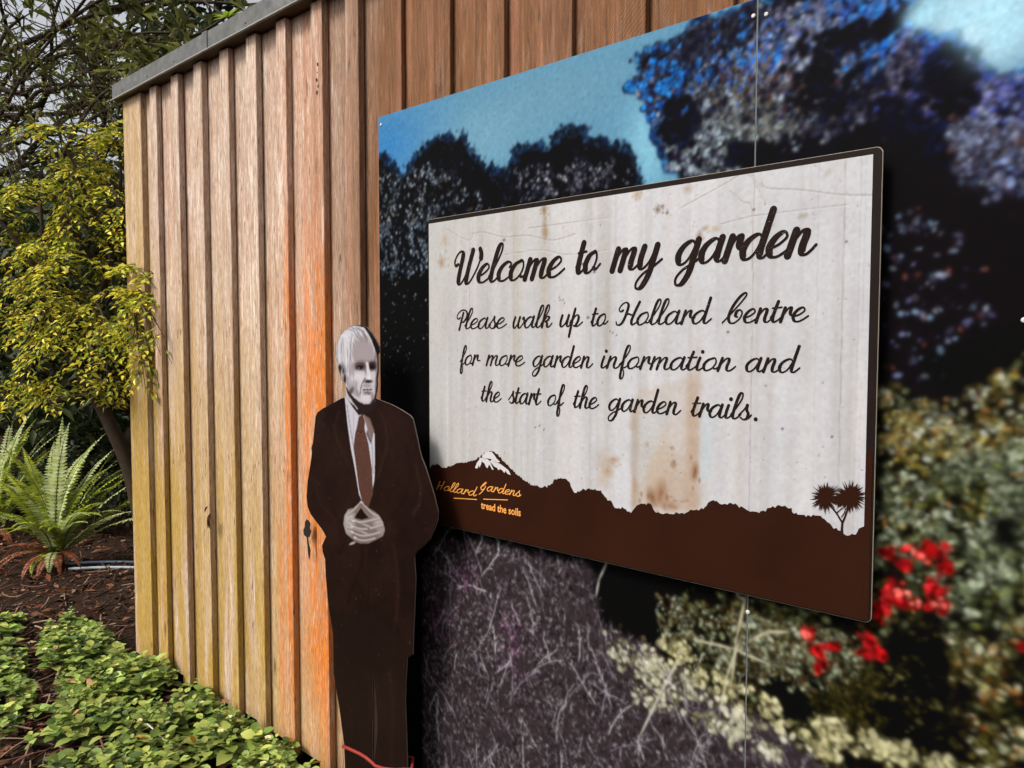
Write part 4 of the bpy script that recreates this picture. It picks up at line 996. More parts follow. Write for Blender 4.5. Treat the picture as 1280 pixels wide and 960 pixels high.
    c.fill(c.mask([Hd(243,765),Hd(262,745),Hd(310,820),Hd(365,890),Hd(350,915),Hd(290,860)], blur=1)*.9, lin((190, 184, 192)))
    c.fill(hair_d*.85, lin((30, 22, 21)))
    c.pl([Hd(410,92),Hd(455,110),Hd(495,165),Hd(535,228),Hd(565,292),Hd(572,335)], .9, lin((120,110,104)), .8)
    hl = c.a.mean(-1, keepdims=True); c.a = keep*(1-hm)+c.a*np.clip(hl/.46, .25, 1.25)**.55*hm
    # hands
    hands = c.mask([A(221,880),A(226,845),A(240,822),A(262,815),A(284,797),A(292,786),A(302,800),A(318,812),A(340,826),A(364,846),A(380,872),A(388,905),A(380,928),A(360,940),A(338,950),A(322,958),A(286,958),A(262,946),A(250,934),A(232,918)], blur=1)
    keep = c.a.copy()
    c.fill(hands, lin((128, 112, 108)))
    ha = lambda X, Y2, rx, ry, an, col, al, soft=.5: c.blob(*A(X, Y2), rx/3.2, ry/3.2, an, lin(col), al, soft)
    def finger(pts_, w, col=(208, 200, 198)):
        P_ = [tuple(q) for q in spline(pts_, 8)]
        c.pl(P_, w*1.25, lin((80, 56, 50)), .55); c.pl([(x, y-.2) for x, y in P_], w*.92, lin((166, 153, 150)), .7); c.pl([(x-.2, y-.7) for x, y in P_], w*.45, lin(col), .6)
    ha(246,862,20,34,.1,(196,188,186),.9,.6); ha(362,866,20,30,-.2,(190,180,178),.9,.6); ha(240,900,16,24,0,(176,166,164),.8,.6); ha(372,902,14,24,0,(160,148,146),.8,.6)
    finger([A(240,862),A(272,872),A(312,886),A(340,900)], 3.8); finger([A(234,892),A(268,902),A(300,914),A(326,926)], 3.8); finger([A(376,856),A(336,866),A(292,874),A(262,866)], 4.0); finger([A(380,884),A(340,896),A(296,902),A(256,890)], 4.0); finger([A(370,914),A(334,924),A(294,928),A(256,914)], 3.8); finger([A(350,938),A(318,946),A(290,946),A(268,938)], 3.0)
    finger([A(238,842),A(262,826),A(280,806),A(291,790)], 3.8); finger([A(358,852),A(332,834),A(312,814),A(296,796)], 3.8)
    c.fill(c.mask([A(264,856),A(278,834),A(292,815),A(308,838),A(324,856),A(296,863)], blur=1), lin((30, 15, 12)))
    for x_, y_ in ((262,868),(256,890),(256,912),(268,934),(290,792)): ha(x_, y_, 6, 4, 0, (222,214,212), .8)
    ha(322,898,4,4,0,(80,60,44),.8)

    c.a = keep*(1-hands[..., None])+c.a*hands[..., None]
    ha(258,957,12,4,.4,(196,188,186),.8)
    # scratches and dust
    ys, xs = np.nonzero(body > .5)
    for _ in range(70):
        i = rng.integers(0, len(ys)); c.dab(xs[i], ys[i], rng.uniform(.4, .7), rng.uniform(.4, 1.8), 0, lin((150,130,116)), rng.uniform(.3, .8), .6)
    hs2 = c.smooth(c.smooth(c.a)); c.a = c.a*.25+hs2*.75
    c.a *= .53
    inside = body > .5
    lab = np.zeros(inside.shape, int); lab[inside] = 1
    lab[(trouser > .5) & inside] = 2
    lab[(lab == 1) & (c.gz[:, None] < .98)] = 2
    lab[(shirt > .5) & inside] = 3; lab[(tie > .5) & inside] = 4
    lab[((head > .5) | (hair_d > .5)) & inside] = 5
    hairm = c.mask([Hd(150,420),Hd(150,300),Hd(190,190),Hd(240,130),Hd(310,88),Hd(420,85),Hd(500,150),Hd(580,330),Hd(545,385),Hd(500,270),Hd(440,180),Hd(340,200),Hd(310,330),Hd(290,470),Hd(245,480),Hd(180,480)])
    lab[(hairm > .5) & (lab == 5)] = 6
    lab[(hands > .5) & inside] = 7
    pm = tinted('cutout_print', .5, .05)
    for k, nm in ((1, 'suit_jacket'), (2, 'trousers'), (3, 'shirt'), (4, 'tie'), (5, 'head'), (6, 'hair'), (7, 'hands')):
        link(nm, c.mesh(nm, sel=lab == k), pm, t)
    # red cord round the trouser legs
    rc = MB(); pts_ = [Bq(222,874),Bq(250,886),Bq(285,902),Bq(312,918),Bq(336,938),Bq(350,952),Bq(380,962),Bq(430,968),Bq(474,966)]
    q = [on_plane(np.array(a), np.array(b), YF-.006) for a, b in pts_]
    P3 = [(float(x), YF-.006, float(z)) for x, z in q]
    P3 = P3+[(P3[-1][0]+.012, YF+.006, P3[-1][2]), (P3[-1][0]-.02, YF+.04, P3[-1][2]+.01), (P3[0][0]+.03, YF+.04, P3[0][2]), (P3[0][0]-.008, YF+.008, P3[0][2]), P3[0]]
    S3 = np.array(P3); rc.tube(S3, .006, 8)
    o = rc.build('cord', plain('red_cord', (.19, .018, .012), .6), None, True)
    tag(o, 'thin red cord tied round the trouser legs of the cut-out man', 'cord')
cutout()
# ------------------------------------------------------------------ vegetation
LEAF = tinted('leaf', .55, .25, .35)
BARK = plain('bark', (.045, .032, .022), .9, .1, .5, 25)

def unit(v): return v/(np.linalg.norm(v, axis=-1, keepdims=True)+1e-9)

class Foliage:
    """many folded leaves in one crown"""
    def __init__(s): s.V = []; s.F = []; s.C = []; s.n = 0
    def kites(s, P, D, N, L, W, C, droop=.12, fold=.18, mid=.42):
        P = np.asarray(P, float); m = len(P)
        D = unit(np.asarray(D, float)); N = np.asarray(N, float)
        S = unit(np.cross(D, N)); N = np.cross(S, D)
        L = np.broadcast_to(L, m)[:, None]; W = np.broadcast_to(W, m)[:, None]
        tip = P+D*L-np.array([0, 0, 1.])*L*droop
        a = P+D*L*mid+S*W/2+N*W*fold; b = P+D*L*mid-S*W/2+N*W*fold
        V = np.stack([P, a, tip, b], 1).reshape(-1, 3)
        i = (np.arange(m)*4)[:, None]+s.n
        s.F.append(np.concatenate([i+np.array([0, 1, 2]), i+np.array([0, 2, 3])]))
        s.V.append(V); s.C.append(np.repeat(C, 4, 0)); s.n += 4*m
    def ovate(s, P, D, N, L, W, C, droop=.2, fold=.12):
        P = np.asarray(P, float); m = len(P); D = unit(np.asarray(D, float)); N = np.asarray(N, float)
        S = unit(np.cross(D, N)); N = np.cross(S, D); L = np.broadcast_to(L, m)[:, None]; W = np.broadcast_to(W, m)[:, None]
        dz = np.array([0, 0, 1.])
        pt = lambda t, w: P+D*L*t-dz*L*droop*t*t+S*W*w+N*W*fold*abs(w)*2
        V = np.stack([pt(0, 0), pt(.3, 0), pt(.66, 0), pt(1, 0), pt(.16, .30), pt(.42, .5), pt(.74, .36), pt(.16, -.30), pt(.42, -.5), pt(.74, -.36)], 1).reshape(-1, 3)
        i = (np.arange(m)*10)[:, None]+s.n
        T = [(0,4,1),(4,5,1),(1,5,2),(5,6,2),(2,6,3),(0,1,7),(7,1,8),(1,2,8),(8,2,9),(2,3,9)]
        s.F.append(np.concatenate([i+np.array(t) for t in T])); s.V.append(V); s.C.append(np.repeat(C, 10, 0)); s.n += 10*m
    def build(s, name, parent=None, mat=None):
        me = np_mesh(name, np.concatenate(s.V), np.concatenate(s.F), np.concatenate(s.C))
        return link(name, me, mat or LEAF, parent)

def pick(pal, n, var=.25, wts=None):
    pal = np.array(pal, float)
    c = pal[rng.choice(len(pal), n, p=None if wts is None else np.array(wts)/np.sum(wts))]
    return c*rng.uniform(1-var, 1+var, (n, 1))

def rnd_dir(n, up=0.0):
    v = rng.normal(0, 1, (n, 3)); v[:, 2] += up
    return unit(v)

def wander(a, b, n=7, amp=.06):
    """a crooked branch from a to b"""
    a, b = np.asarray(a, float), np.asarray(b, float)
    t = np.linspace(0, 1, n)[:, None]; L = np.linalg.norm(b-a)
    k = rng.normal(0, amp*L, (n, 3)); k[0] = k[-1] = 0
    P = a*(1-t)+b*t + k*np.sin(t*math.pi)
    return spline(P, 4)

def clump_crown(fol, centres, radius, per, L, W, pal, wts=None, whorl=False, squash=.7, droop=.15, up=.3):
    for c in centres:
        n = max(3, int(per*rng.uniform(.6, 1.4))); r = radius*rng.uniform(.6, 1.3)
        shade = rng.uniform(.65, 1.3)
        if whorl:
            k = max(1, n//8)
            for _ in range(k):
                q = np.asarray(c)+rng.normal(0, r*.6, 3)*np.array([1, 1, squash]); ax = unit(rng.normal(0, 1, 3)+np.array([0, 0, 1.2])); m = rng.integers(6, 11)
                a = rng.normal(0, 1, (m, 3)); a -= np.outer(a@ax, ax); D = unit(a)+ax*rng.uniform(.0, .6, (m, 1))
                fol.kites(np.repeat(q[None], m, 0), D, np.repeat(ax[None], m, 0), L*rng.uniform(.7, 1.2, m), W*rng.uniform(.8, 1.2, m), pick(pal, m, .25, wts)*shade, droop, .12)
        else:
            P = np.asarray(c)+unit(rng.normal(0, 1, (n, 3)))*(rng.random((n, 1))**.5)*r*np.array([1, 1, squash])
            fol.kites(P, rnd_dir(n), rnd_dir(n, 1.0+up), L*rng.uniform(.6, 1.3, n), W*rng.uniform(.7, 1.25, n), pick(pal, n, .25, wts)*shade, droop)

# ---- far wood beyond the garden: one mass
def far_wood():
    f = Foliage(); cs = []
    for _ in range(900):
        px = rng.uniform(-700, 480); d = rng.uniform(15, 22)
        top = 4.6+4.5*min(1, max(0, (px-110)/90))+.8*math.sin(px*.031)+rng.normal(0, .5)
        q = at(px, 480, d); cs.append((q[0], q[1], rng.uniform(.0, 1)**.8*top))
    clump_crown(f, cs, .8, 46, .34, .18, [(.012,.020,.008),(.020,.030,.011),(.030,.042,.014),(.010,.014,.008)], squash=.9)
    o = f.build('far_wood'); o['kind'] = 'stuff'
    tag(o, 'dark mass of trees far behind the garden', 'wood')
far_wood()

def limb_tree(name, label, base, limbs, trunk_r, crown, cat='tree', group=None):
    t = thing(name, base, label, cat, group)
    mb = MB()
    for P, r0, r1 in limbs:
        mb.tube(P, np.linspace(r0, r1, len(P)), 8)
    mb.build('trunk', BARK, t, True)
    crown.build('crown', t)
    return t

# ---- dark broad evergreen trees behind
def evergreens():
    for (px, d, h, rad, lab) in ((-150, 9.5, 3.6, 1.5, 'dense dark evergreen tree at the far left edge behind the yellow shrub'), (75, 11.5, 3.9, 1.6, 'dark evergreen tree directly behind the yellow-leaved shrub'), (250, 10.5, 6.2, 1.9, 'tall dark evergreen tree rising behind the shed roof'), (150, 8.0, 3.4, 1.1, 'smaller dark tree close behind the shed corner')):
        b = at(px, 480, d); b[2] = 0
        f = Foliage(); cs = []; limbs = [(wander(b, b+np.array([.2, .1, h*.9]), 6, .03), .13, .03)]
        for k in range(110):
            a = rng.uniform(0, 2*math.pi); z = rng.uniform(.14, 1.0); r = rad*math.sqrt(max(0.05, 1-(2*z-1.05)**2))*rng.uniform(.35, 1.0)
            cs.append(b+np.array([r*math.cos(a), r*math.sin(a), z*h]))
            if k % 5 == 0: limbs.append((wander(b+np.array([.1, .05, z*h*.7]), cs[-1], 5, .06), .035, .008))
        clump_crown(f, cs, .42, 60, .15, .065, [(.020,.032,.009),(.035,.050,.014),(.055,.070,.018),(.014,.020,.008),(.075,.085,.022)], [4, 4, 3, 3, 1.2])
        limb_tree('evergreen_tree', lab, b, limbs, .1, f, 'tree', 'dark evergreen trees behind the shed')
evergreens()

# ---- long-leaved rhododendron tree over the roof
def rhododendron():
    b = at(-140, 480, 6.8); b[2] = 0
    f = Foliage(); limbs = []
    fork = b+np.array([.45, .15, 3.9]); trunk = wander(b, fork, 6, .03); limbs.append((trunk, .15, .05))
    pal = [(.085,.095,.022),(.14,.15,.035),(.20,.20,.055),(.045,.052,.014),(.28,.27,.11)]
    ends = [(30,20,6.2),(70,42,6.0),(120,30,6.4),(150,60,6.0),(190,80,5.8),(230,40,6.0),(300,10,6.2),(260,-40,6.4),(180,-20,6.2),(340,-30,6.5),(90,-30,6.4),(210,110,5.8),(140,110,6.0),(20,-40,6.3),(-40,30,6.2),(150,-70,6.5),(400,-60,6.6)]
    tips = []
    for px, py, d in ends:
        e = at(px, py, d); P = wander(trunk[rng.integers(int(len(trunk)*.5), len(trunk))], e, 7, .05); limbs.append((P, .034, .009))
        for _ in range(8):
            s0 = P[rng.integers(len(P)//2, len(P))]; q = s0+rng.normal(0, .26, 3)+np.array([0, 0, .06]); limbs.append((wander(s0, q, 4, .08), .006, .0025)); tips.append(q)
        tips.append(e)
    T = np.array(tips)
    for q in T:
        v = q-EYE; px = 640+FPX*(v@_rt)/(v@_fw)
        keep = 1.0 if px > 95 else .3
        if rng.random() > keep: continue
        for _ in range(3):
            c = q+rng.normal(0, .12, 3); ax = unit(rng.normal(0, .7, 3)+np.array([0, 0, .9])); m = rng.integers(7, 12)
            a = rng.normal(0, 1, (m, 3)); a -= np.outer(a@ax, ax)
            f.kites(np.repeat(c[None], m, 0), unit(a)+ax*rng.uniform(-.1, .5, (m, 1)), np.repeat(ax[None], m, 0), rng.uniform(.11, .20, m), rng.uniform(.024, .040, m), pick(pal, m, .3, [3, 4, 3, 2, .8]), .22, .1, .5)
    t = limb_tree('rhododendron_tree', 'tall tree with long dark whorled leaves hanging above the shed roof', b, limbs, .1, f)
    # fresh pale shoot just above the roof edge
    g = Foliage(); c = at(285, 22, 4.75); ax = unit(np.array([.1, -.5, .8])); m = 11
    ang = np.linspace(0, 2*math.pi, m, endpoint=False)+rng.normal(0, .15, m)
    u = unit(np.cross(ax, [1, 0, 0])); w = np.cross(ax, u)
    D = np.cos(ang)[:, None]*u+np.sin(ang)[:, None]*w+ax*rng.uniform(.1, .7, (m, 1))
    g.ovate(np.repeat(c[None], m, 0), D, np.repeat(ax[None], m, 0), rng.uniform(.10, .15, m), rng.uniform(.034, .046, m), pick([(.20,.30,.02),(.30,.38,.035),(.14,.22,.02)], m, .15), .15)
    so_ = g.build('young_shoot', t)
    mb = MB(); mb.tube(wander(c, at(225, -30, 5.6), 5, .03), [.006]*17, 6); mb.build('shoot_stem', BARK, t, True)
rhododendron()

# ---- yellow-leaved shrub leaning past the shed corner
YPAL = [(.44,.42,.030),(.62,.53,.050),(.28,.32,.030),(.15,.19,.026),(.72,.64,.15),(.54,.38,.04)]
def yellow_shrub():
    b = at(196, 700, 5.0); b[2] = 0
    f = Foliage(); limbs = []
    P = lambda x, y, d: at(x, y, d)
    k1 = P(163, 590, 4.95); k2 = P(118, 492, 4.9)
    limbs.append((spline([b, k1*.5+b*.5+np.array([.03, 0, 0]), k1, P(140, 535, 4.92), k2], 6), .062, .040))
    mains = []
    def main(pts, r0, r1):
        q = spline(pts, 7); limbs.append((q, r0, r1)); mains.append(q)
    main([k2, P(85, 440, 4.85), P(60, 360, 4.8), P(50, 250, 4.8)], .036, .010)
    main([k2, P(118, 400, 4.8), P(140, 310, 4.7), P(120, 190, 4.7)], .034, .009)
    main([P(118, 330, 4.8), P(100, 300, 4.75), P(80, 268, 4.7), P(60, 200, 4.7)], .018, .006)
    main([k2, P(80, 500, 4.8), P(30, 505, 4.7), P(-30, 480, 4.7)], .022, .006)
    main([P(118, 400, 4.8), P(150, 360, 4.4), P(170, 370, 4.05), P(190, 400, 3.85)], .012, .004)
    main([P(85, 440, 4.85), P(40, 400, 4.6), P(0, 380, 4.5), P(-50, 390, 4.5)], .018, .006)
    main([P(60, 360, 4.8), P(20, 300, 4.7), P(-20, 260, 4.7), P(-60, 250, 4.7)], .016, .005)
    main([P(140, 310, 4.7), P(150, 240, 4.6), P(150, 190, 4.6), P(140, 150, 4.6)], .014, .004)
    main([P(140, 310, 4.7), P(110, 250, 4.5), P(90, 200, 4.5), P(70, 160, 4.5)], .014, .004)
    main([P(118, 400, 4.8), P(90, 370, 4.4), P(60, 380, 4.2), P(30, 430, 4.15)], .012, .004)
    main([P(118, 400, 4.8), P(120, 380, 4.4), P(130, 400, 4.2), P(135, 450, 4.1)], .010, .003)
    def spray(a, e, n_tw, bright):
        L = np.linalg.norm(e-a); Q = spline([a, a*.55+e*.45+np.array([0, 0, .10*L]), e-np.array([0, 0, .12*L])], 10)
        limbs.append((Q, .0035, .0012))
        for k in range(n_tw):
            i = rng.integers(3, len(Q)-1); ax = unit(Q[min(i+1, len(Q)-1)]-Q[i-1]); side = unit(np.cross(ax, [0, 0, 1.0]))*rng.choice([-1, 1])
            d = unit(ax*rng.uniform(.4, 1.2)+side+np.array([0, 0, rng.uniform(-.35, .15)])); l = rng.uniform(.05, .15)
            R = Q[i]+np.outer(np.linspace(0, 1, 5), d)*l+np.outer(np.linspace(0, 1, 5)**2, [0, 0, -.25])*l
            limbs.append((R, .0014, .0008))
            m = int(l/.018); t = np.linspace(.08, 1.0, m); pos = Q[i]+np.outer(t, d)*l+np.outer(t**2, [0, 0, -.25])*l
            sd = unit(np.cross(d, [0, 0, 1.0]))*np.where(np.arange(m) % 2 == 0, 1, -1)[:, None]
            D = sd*.9+d*.7+rng.normal(0, .25, (m, 3)); Nn = np.array([0, 0, 1.0])+rng.normal(0, .45, (m, 3))
            f.kites(pos, D, Nn, rng.uniform(.026, .048, m), rng.uniform(.014, .023, m), pick(YPAL, m, .25, [4, 3, 4, 3, 1.2, 1])*bright, .25, .15, .45)
    for q in mains:
        for _ in range(11):
            a = q[rng.integers(2, len(q))]; v = rng.normal(0, 1, 3)*np.array([1, 1, .45]); v = unit(v)*rng.uniform(.16, .42)
            e = a+v
            if e[0] > -4.36 and e[1] > -.10: e[1] = -.12-rng.random()*.15
            if a[0] > -4.36 and a[1] > -.06: continue
            spray(a, e, rng.integers(6, 12), rng.uniform(.7, 1.25))
    # sprays that show clearly in front
    for (ax_, ay, ad, ex, ey, ed) in ((110,385,4.4,40,395,4.2),(120,380,4.3,70,420,4.1),(150,365,4.2,205,415,3.8),(160,372,4.1,192,372,3.85),(165,378,4.05,185,470,3.85),(140,395,4.2,140,480,4.05),(60,395,4.3,20,480,4.1),(70,470,4.3,45,505,4.15),(150,350,4.2,195,345,3.85),(60,300,4.5,10,330,4.3),(100,300,4.5,55,330,4.3),(40,230,4.6,0,250,4.4),(130,230,4.5,165,290,4.2),(90,250,4.5,70,300,4.4),(150,390,4.1,170,440,3.9),(130,200,4.6,155,160,4.5),(80,330,4.4,30,360,4.2)):
        for _ in range(3):
            spray(P(ax_, ay, ad), P(ex+rng.normal(0, 8), ey+rng.normal(0, 8), ed), rng.integers(10, 16), rng.uniform(1.0, 1.4))
    # bare fine twigs against the sky
    for _ in range(330):
        a = P(rng.uniform(-40, 160), rng.uniform(40, 250), rng.uniform(4.7, 5.4)); e = a+rng.normal(0, .17, 3); limbs.append((wander(a, e, 4, .15), .0026, .001))
        m = rng.integers(2, 7); pos = a+(e-a)*rng.random((m, 1)); f.kites(pos, rnd_dir(m), rnd_dir(m, 1), .02, .012, pick(YPAL[2:4]+[(.08,.09,.02)], m), .2)
    for _ in range(26):    # thin whips hanging through it
        a = P(rng.uniform(0, 160), rng.uniform(250, 420), rng.uniform(4.1, 4.6)); e = a+np.array([rng.normal(0, .12), -.05+rng.normal(0, .08), -rng.uniform(.15, .4)]); limbs.append((wander(a, e, 5, .12), .0022, .001))
    limb_tree('yellow_shrub', 'airy shrub with small yellow-green leaves leaning against the left shed corner', b, limbs, .06, f, 'shrub')
yellow_shrub()

# ---- dark understorey shrubs
def understorey():
    for px, d, h, rad, lab in ((20, 7.4, 1.1, .75, 'low dark shrub in shade behind the larger fern'), (118, 7.0, .95, .55, 'low dark shrub beneath the leaning trunk of the yellow shrub'), (-90, 7.0, 1.3, .8, 'low dark shrub at the far left edge')):
        b = at(px, 480, d); b[2] = 0; f = Foliage(); limbs = []; cs = []
        for k in range(46):
            a = rng.uniform(0, 2*math.pi); r = rad*math.sqrt(rng.random()); z = rng.uniform(.2, 1)*h*(1-.35*(r/rad))
            q = b+np.array([r*math.cos(a), r*math.sin(a), z]); cs.append(q)
            if k % 3 == 0: limbs.append((wander(b, q, 5, .08), .012, .003))
        clump_crown(f, cs, .17, 34, .055, .028, [(.020,.030,.010),(.038,.050,.016),(.060,.072,.024),(.014,.02,.008)], squash=.35)
        limb_tree('understorey_shrub', lab, b, limbs, .02, f, 'shrub', 'low shrubs in the shade')
understorey()

# ---- ferns
def frond_mesh(base, az, L, e0, e1, pal, wmax=.060, twist=0.0, pairs=38, pale=False):
    f = Foliage(); n = pairs; s = np.linspace(0, 1, n)
    el = np.radians(e0+8+(e1-30-e0)*s**1.5); azs = az+twist*s
    st = np.stack([np.cos(el)*np.cos(azs), np.cos(el)*np.sin(azs), np.sin(el)], 1)*L/n
    Q = base+np.cumsum(st, 0)
    T = unit(st); up = np.array([0, 0, 1.0])
    S = unit(np.cross(T, up+1e-3)); Nn = np.cross(S, T)
    prof = np.clip(np.sin(math.pi*np.clip(s*.93+.06, 0, 1)**.75), .05, 1)
    k = s > .10
    for sg in (1, -1):
        D = S*sg+T*.35-Nn*.05+rng.normal(0, .06, (n, 3)); m = k.sum()
        f.kites(Q[k], D[k], Nn[k], (wmax*prof)[k]*rng.uniform(.9, 1.08, m), np.full(m, L/n*1.15), pick(pal, m, .14), .12, .1, .3)
    V = []
    mb = MB(); mb.tube(np.vstack([base, Q]), np.linspace(.0045, .0012, n+1), 5)
    V = np.array(mb.v); F = []
    for q in mb.f:
        if len(q) == 4: F += [(q[0], q[1], q[2]), (q[0], q[2], q[3])]
    f.V.append(V); f.F.append(np.array(F)+f.n); f.C.append(np.tile(np.array([[.10, .09, .02]]), (len(V), 1))); f.n += len(V)
    return f
GRN = [(.30,.36,.030),(.40,.44,.045),(.20,.26,.026)]
PAL2 = [(.38,.43,.17),(.46,.50,.25),(.32,.38,.12)]
def fern(name, label, px, py, fr, dead, hang):
    b = on_ground(px, py); t = thing(name, b, label, 'fern', 'sword ferns on the mulch')
    c0 = b+np.array([0, 0, .07])
    mb = MB(); mb.tube([b+np.array([0, 0, -.02]), c0, c0+np.array([0, 0, .04])], [.05, .045, .02], 9); mb.build('crown_stub', BARK, t, True)
    right = math.atan2(_rt[1], _rt[0])
    for (th, L, e0, e1, k) in fr+[(th+rng.normal(0, 14), L*rng.uniform(.75, 1.05), e0+rng.normal(0, 6), e1+rng.normal(0, 12), int(rng.random() < .4)) for th, L, e0, e1, k in fr]:      # th: 0 = towards the photo's right, 90 = away from the camera
        frond_mesh(c0+rng.normal(0, .015, 3), right+math.radians(th+rng.normal(0, 6)), L*1.12*rng.uniform(.92, 1.08), e0, e1, PAL2 if k else GRN, .085 if L > .5 else .06, rng.normal(0, .25)).build('frond', t)
    for (th, L, e0, e1) in dead:
        o = frond_mesh(c0, right+math.radians(th), L, e0, e1, [(.26,.065,.028),(.18,.05,.025),(.33,.12,.06)], .045, rng.normal(0, .5), 26).build('dead_frond', t); o['label'] = 'reddish brown withered frond'
    for (th, L, e0, e1, k) in hang:
        frond_mesh(c0, right+math.radians(th), L, e0, e1, PAL2 if k else GRN, .055, 0, 26).build('frond', t)
fern('sword_fern', 'large green sword fern in front of the white pipe, with withered red fronds below', 72, 706,
     [(8,.72,66,30,0),(20,.80,62,35,0),(35,.86,64,42,0),(-5,.62,58,8,1),(-20,.66,62,6,0),(-35,.60,60,10,1),(60,.88,70,55,1),(80,.95,75,60,0),(105,.92,74,62,0),(130,.88,70,50,1),(150,.90,66,46,0),(165,.84,62,38,0),(180,.82,60,30,0),(200,.70,58,15,0),(222,.62,60,10,1),(250,.58,64,4,0),(0,.95,48,36,1),(14,.98,40,26,0),(45,.90,78,62,1),(-10,.90,34,24,1),(90,.98,82,70,1),(270,.5,70,10,0),(-60,.5,68,8,0)],
     [(200,.50,28,-45),(215,.48,20,-50),(232,.52,24,-45),(250,.42,15,-55),(-45,.46,22,-35),(188,.55,30,-40),(-62,.40,15,-50),(275,.38,12,-60),(222,.40,4,-40)],
     [(255,.34,25,-85,0),(-72,.36,30,-88,1)])
fern('sword_fern', 'sword fern cut off by the left edge beside the larger fern', 4, 672,
     [(10,.8,72,48,1),(60,.95,80,62,0),(95,1.0,82,66,1),(130,.9,76,50,0),(-30,.6,62,10,0),(25,.86,70,46,0),(170,.8,66,30,0),(200,.7,60,20,1),(75,1.05,84,72,1),(-70,.5,62,0,0),(45,.95,76,60,1)],
     [(-60,.4,5,-60),(-80,.4,0,-55)], [])

# ---- pipe and hose on the mulch
def pipe(name, label, col, r, a, b, dz, cat):
    A, Bq = on_ground(*a), on_ground(*b)
    P = [A*(1-t)+Bq*t+np.array([0, 0, dz+r+.006*math.sin(t*7)]) for t in np.linspace(0, 1, 12)]
    mb = MB(); mb.tube(P, r, 10); o = mb.build(name, plain(name+'_plastic', col, .4, .4, .15, 12), None, True)
    tag(o, label, cat)
pipe('water_pipe', 'white plastic pipe lying on the mulch behind the fern', (.32, .35, .38), .011, (86, 713), (260, 709), .0, 'pipe')
pipe('garden_hose', 'thin blue hose lying on the mulch behind the white pipe', (.12, .19, .26), .011, (86, 706), (262, 702), .0, 'hose')

# ---- litter on the mulch
def ground_z(x, y): return .018*np.sin(x*3.1+y*1.7)+.014*np.sin(x*5.3-y*4.1)+.01*np.sin(x*11+1)*np.sin(y*9.7)
def litter():
    f = Foliage(); n = 24000
    x = rng.uniform(-9.5, -2.2, n); y = rng.uniform(-2.2, 4.5, n); k = (x < -4.35) | (y < .02)
    x, y = x[k], y[k]; n = len(x)
    z = ground_z(x, y)*np.clip(np.hypot(x+2, y+.2)*.2, .2, 1)-.02+rng.uniform(.002, .022, n)
    P = np.stack([x, y, z], 1); D = rnd_dir(n); D[:, 2] *= .25
    big = rng.random(n)**3
    f.kites(P, D, np.array([0, 0, 1.])+rng.normal(0, .3, (n, 3)), .018+.085*big, .010+.030*big, pick([(.045,.022,.013),(.085,.040,.022),(.03,.016,.011),(.16,.075,.040),(.15,.042,.020),(.28,.19,.11),(.34,.22,.05)], n, .3, [4, 5, 4, 3.5, 3.5, 1.2, .3]), .05, .2)
    for _ in range(420):   # bark strips and twigs
        px, py = rng.uniform(-60, 200), rng.uniform(700, 990); g = on_ground(px, py); L = rng.uniform(.05, .28); a = rng.uniform(0, math.pi)
        e = g+np.array([L*math.cos(a), L*math.sin(a), rng.uniform(0, .03)])
        if e[1] > 0 and e[0] > -4.35: continue
        mb = MB(); mb.tube(wander(g+np.array([0, 0, .004]), e+np.array([0, 0, .006]), 3, .05), rng.uniform(.002, .006), 5, False); V = np.array(mb.v); F = []
        for q in mb.f: F += [(q[0], q[1], q[2]), (q[0], q[2], q[3])]
        f.V.append(V); f.F.append(np.array(F)+f.n); f.C.append(np.tile(pick([(.06,.03,.02),(.12,.05,.035),(.035,.02,.014),(.2,.13,.09)], 1), (len(V), 1))); f.n += len(V)
    o = f.build('leaf_litter', None, tinted('litter', .85, .15)); o['kind'] = 'stuff'
    tag(o, 'brown fallen leaves, bark and twigs strewn over the dark mulch', 'leaf litter')
litter()

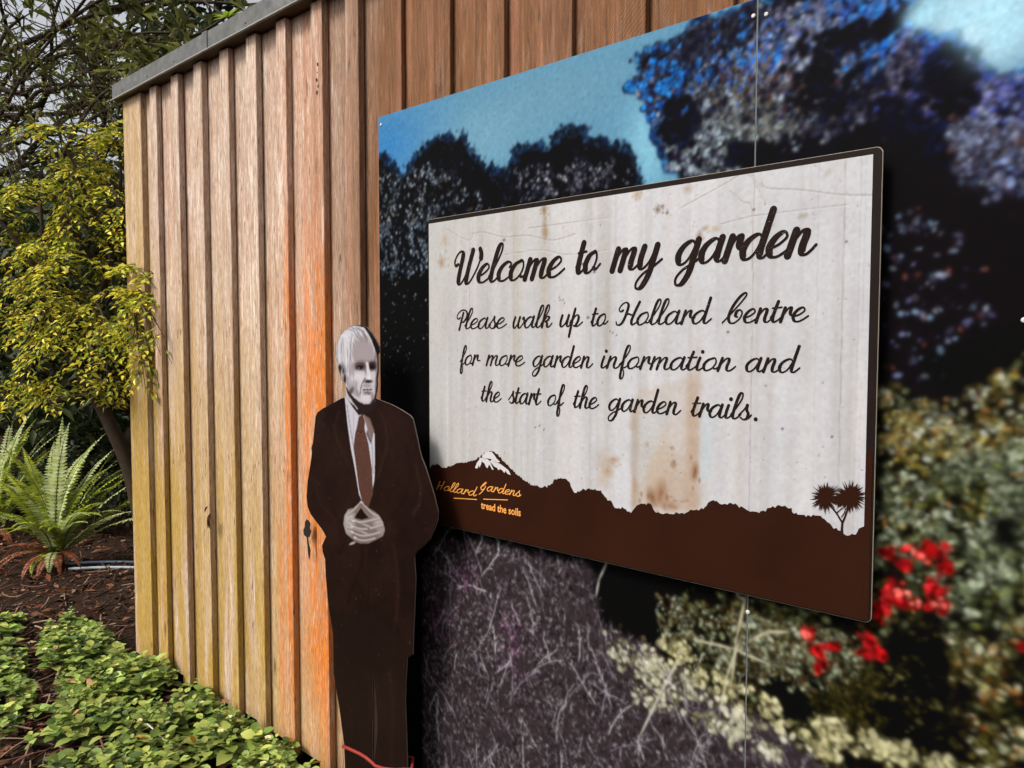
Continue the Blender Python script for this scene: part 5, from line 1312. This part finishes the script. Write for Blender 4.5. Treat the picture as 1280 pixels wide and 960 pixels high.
# ---- leafy ground cover along the foot of the wall
def inside(px, py, poly):
    c = False; n = len(poly)
    for i in range(n):
        x1, y1 = poly[i]; x2, y2 = poly[(i+1) % n]
        if (y1 > py) != (y2 > py) and px < x1+(py-y1)/(y2-y1)*(x2-x1): c = not c
    return c
def groundcover():
    main = [(50,800),(85,780),(130,774),(172,792),(178,828),(215,846),(250,866),(300,896),(345,930),(372,958),(400,1010),(400,1200),(30,1200),(60,985),(110,960),(66,930),(78,890),(70,850)]
    edge = [(-60,770),(14,778),(34,850),(40,890),(26,930),(8,935),(-60,940)]
    f = Foliage(); st = MB(); k = 0; tries = 0
    while k < 1050 and tries < 40000:
        tries += 1
        x, y = rng.uniform(-5.6, -1.9), rng.uniform(-1.9, -.03)
        v = np.array([x, y, .0])-EYE; zc = v@_fw
        if zc < .5: continue
        px, py = 640+FPX*(v@_rt)/zc, 480-FPX*(v@_up)/zc
        inm = inside(px, py, main); ine = inside(px, py, edge)
        if not (inm or ine or rng.random() < .012): continue
        if ine and rng.random() < .35: continue
        if math.sin(x*9+y*4)+math.sin(y*13-x*5+1)+math.sin(x*21)*.6 < rng.normal(-.75, .5): continue
        k += 1
        h = rng.uniform(.04, .13)*(1.0 if inm else .6); g = np.array([x, y, 0]); tipo = g+np.array([rng.normal(0, .025), rng.normal(0, .025)-.01, h])
        if tipo[1] > -.012: tipo[1] = -.012
        m = rng.integers(7, 13); t = np.linspace(.35, 1, m)[:, None]; pos = g*(1-t)+tipo*t
        a = np.arange(m)*2.4+rng.uniform(0, 6); D = np.stack([np.cos(a), np.sin(a), np.linspace(.05, .7, m)], 1)
        D[:, 1] = np.where((pos[:, 1]+D[:, 1]*.05) > -.004, -np.abs(D[:, 1]), D[:, 1])
        L = rng.uniform(.036, .105)*np.linspace(1.0, .55, m)*rng.uniform(.85, 1.15, m)
        br = rng.uniform(.6, 1.45)
        f.ovate(pos, D, np.array([0, 0, 1.0])+rng.normal(0, .22, (m, 3)), L, L*.68, pick([(.10,.155,.026),(.16,.225,.040),(.24,.31,.075),(.055,.09,.020),(.28,.31,.07)], m, .18)*br, .25)
        if rng.random() < .045 and inm:     # cream flowers
            q = tipo+np.array([rng.normal(0, .01), -.01, .012]); mm = 5; aa = np.arange(mm)*1.256
            f.ovate(np.repeat(q[None], mm, 0), np.stack([np.cos(aa), np.sin(aa), np.full(mm, .8)], 1), np.tile([[0, 0, 1.0]], (mm, 1)), .021, .015, pick([(.62,.55,.24),(.70,.62,.36)], mm, .1), .5)
        if rng.random() < .06:
            f.ovate(tipo[None], rnd_dir(1), rnd_dir(1, 2), .05, .03, pick([(.38,.22,.04),(.34,.16,.07)], 1), .1)
    o = f.build('ground_cover', None, tinted('ground_leaf', .5, .3, .18)); o['kind'] = 'stuff'
    tag(o, 'low light green leafy ground cover with small cream flowers at the foot of the wall', 'ground cover')
    mb = MB(); A, Bq = on_ground(184, 905, .1), on_ground(205, 925, .09); mb.tube([A, (A+Bq)/2+np.array([0, 0, .004]), Bq], .0028, 6)
    tag(mb.build('stick', plain('bleached_stick', (.5, .47, .42), .7), None, True), 'thin bleached stick lying on the ground cover', 'stick')
groundcover()

def caught_leaf():
    f = Foliage(); n = 9
    x, z = on_plane(rng.uniform(262, 268, n), rng.uniform(632, 652, n), -.006)
    P = np.stack([x, np.full(n, -.006)-rng.random(n)*.012, z], 1)
    D = np.stack([rng.normal(0, .4, n), -np.abs(rng.normal(0, .25, n)), -np.ones(n)*.8+rng.normal(0, .5, n)], 1)
    f.ovate(P, D, np.stack([rng.normal(0, .6, n), -np.ones(n), rng.normal(0, .3, n)], 1), rng.uniform(.02, .05, n), rng.uniform(.007, .014, n), pick([(.05,.022,.012),(.10,.045,.022),(.03,.016,.01)], n), .3, .4)
    o = f.build('dead_leaf', None, tinted('withered_leaf', .8, .1))
    tag(o, 'curled dead brown leaf scraps caught on a batten left of the cut-out', 'dead leaf')
caught_leaf()
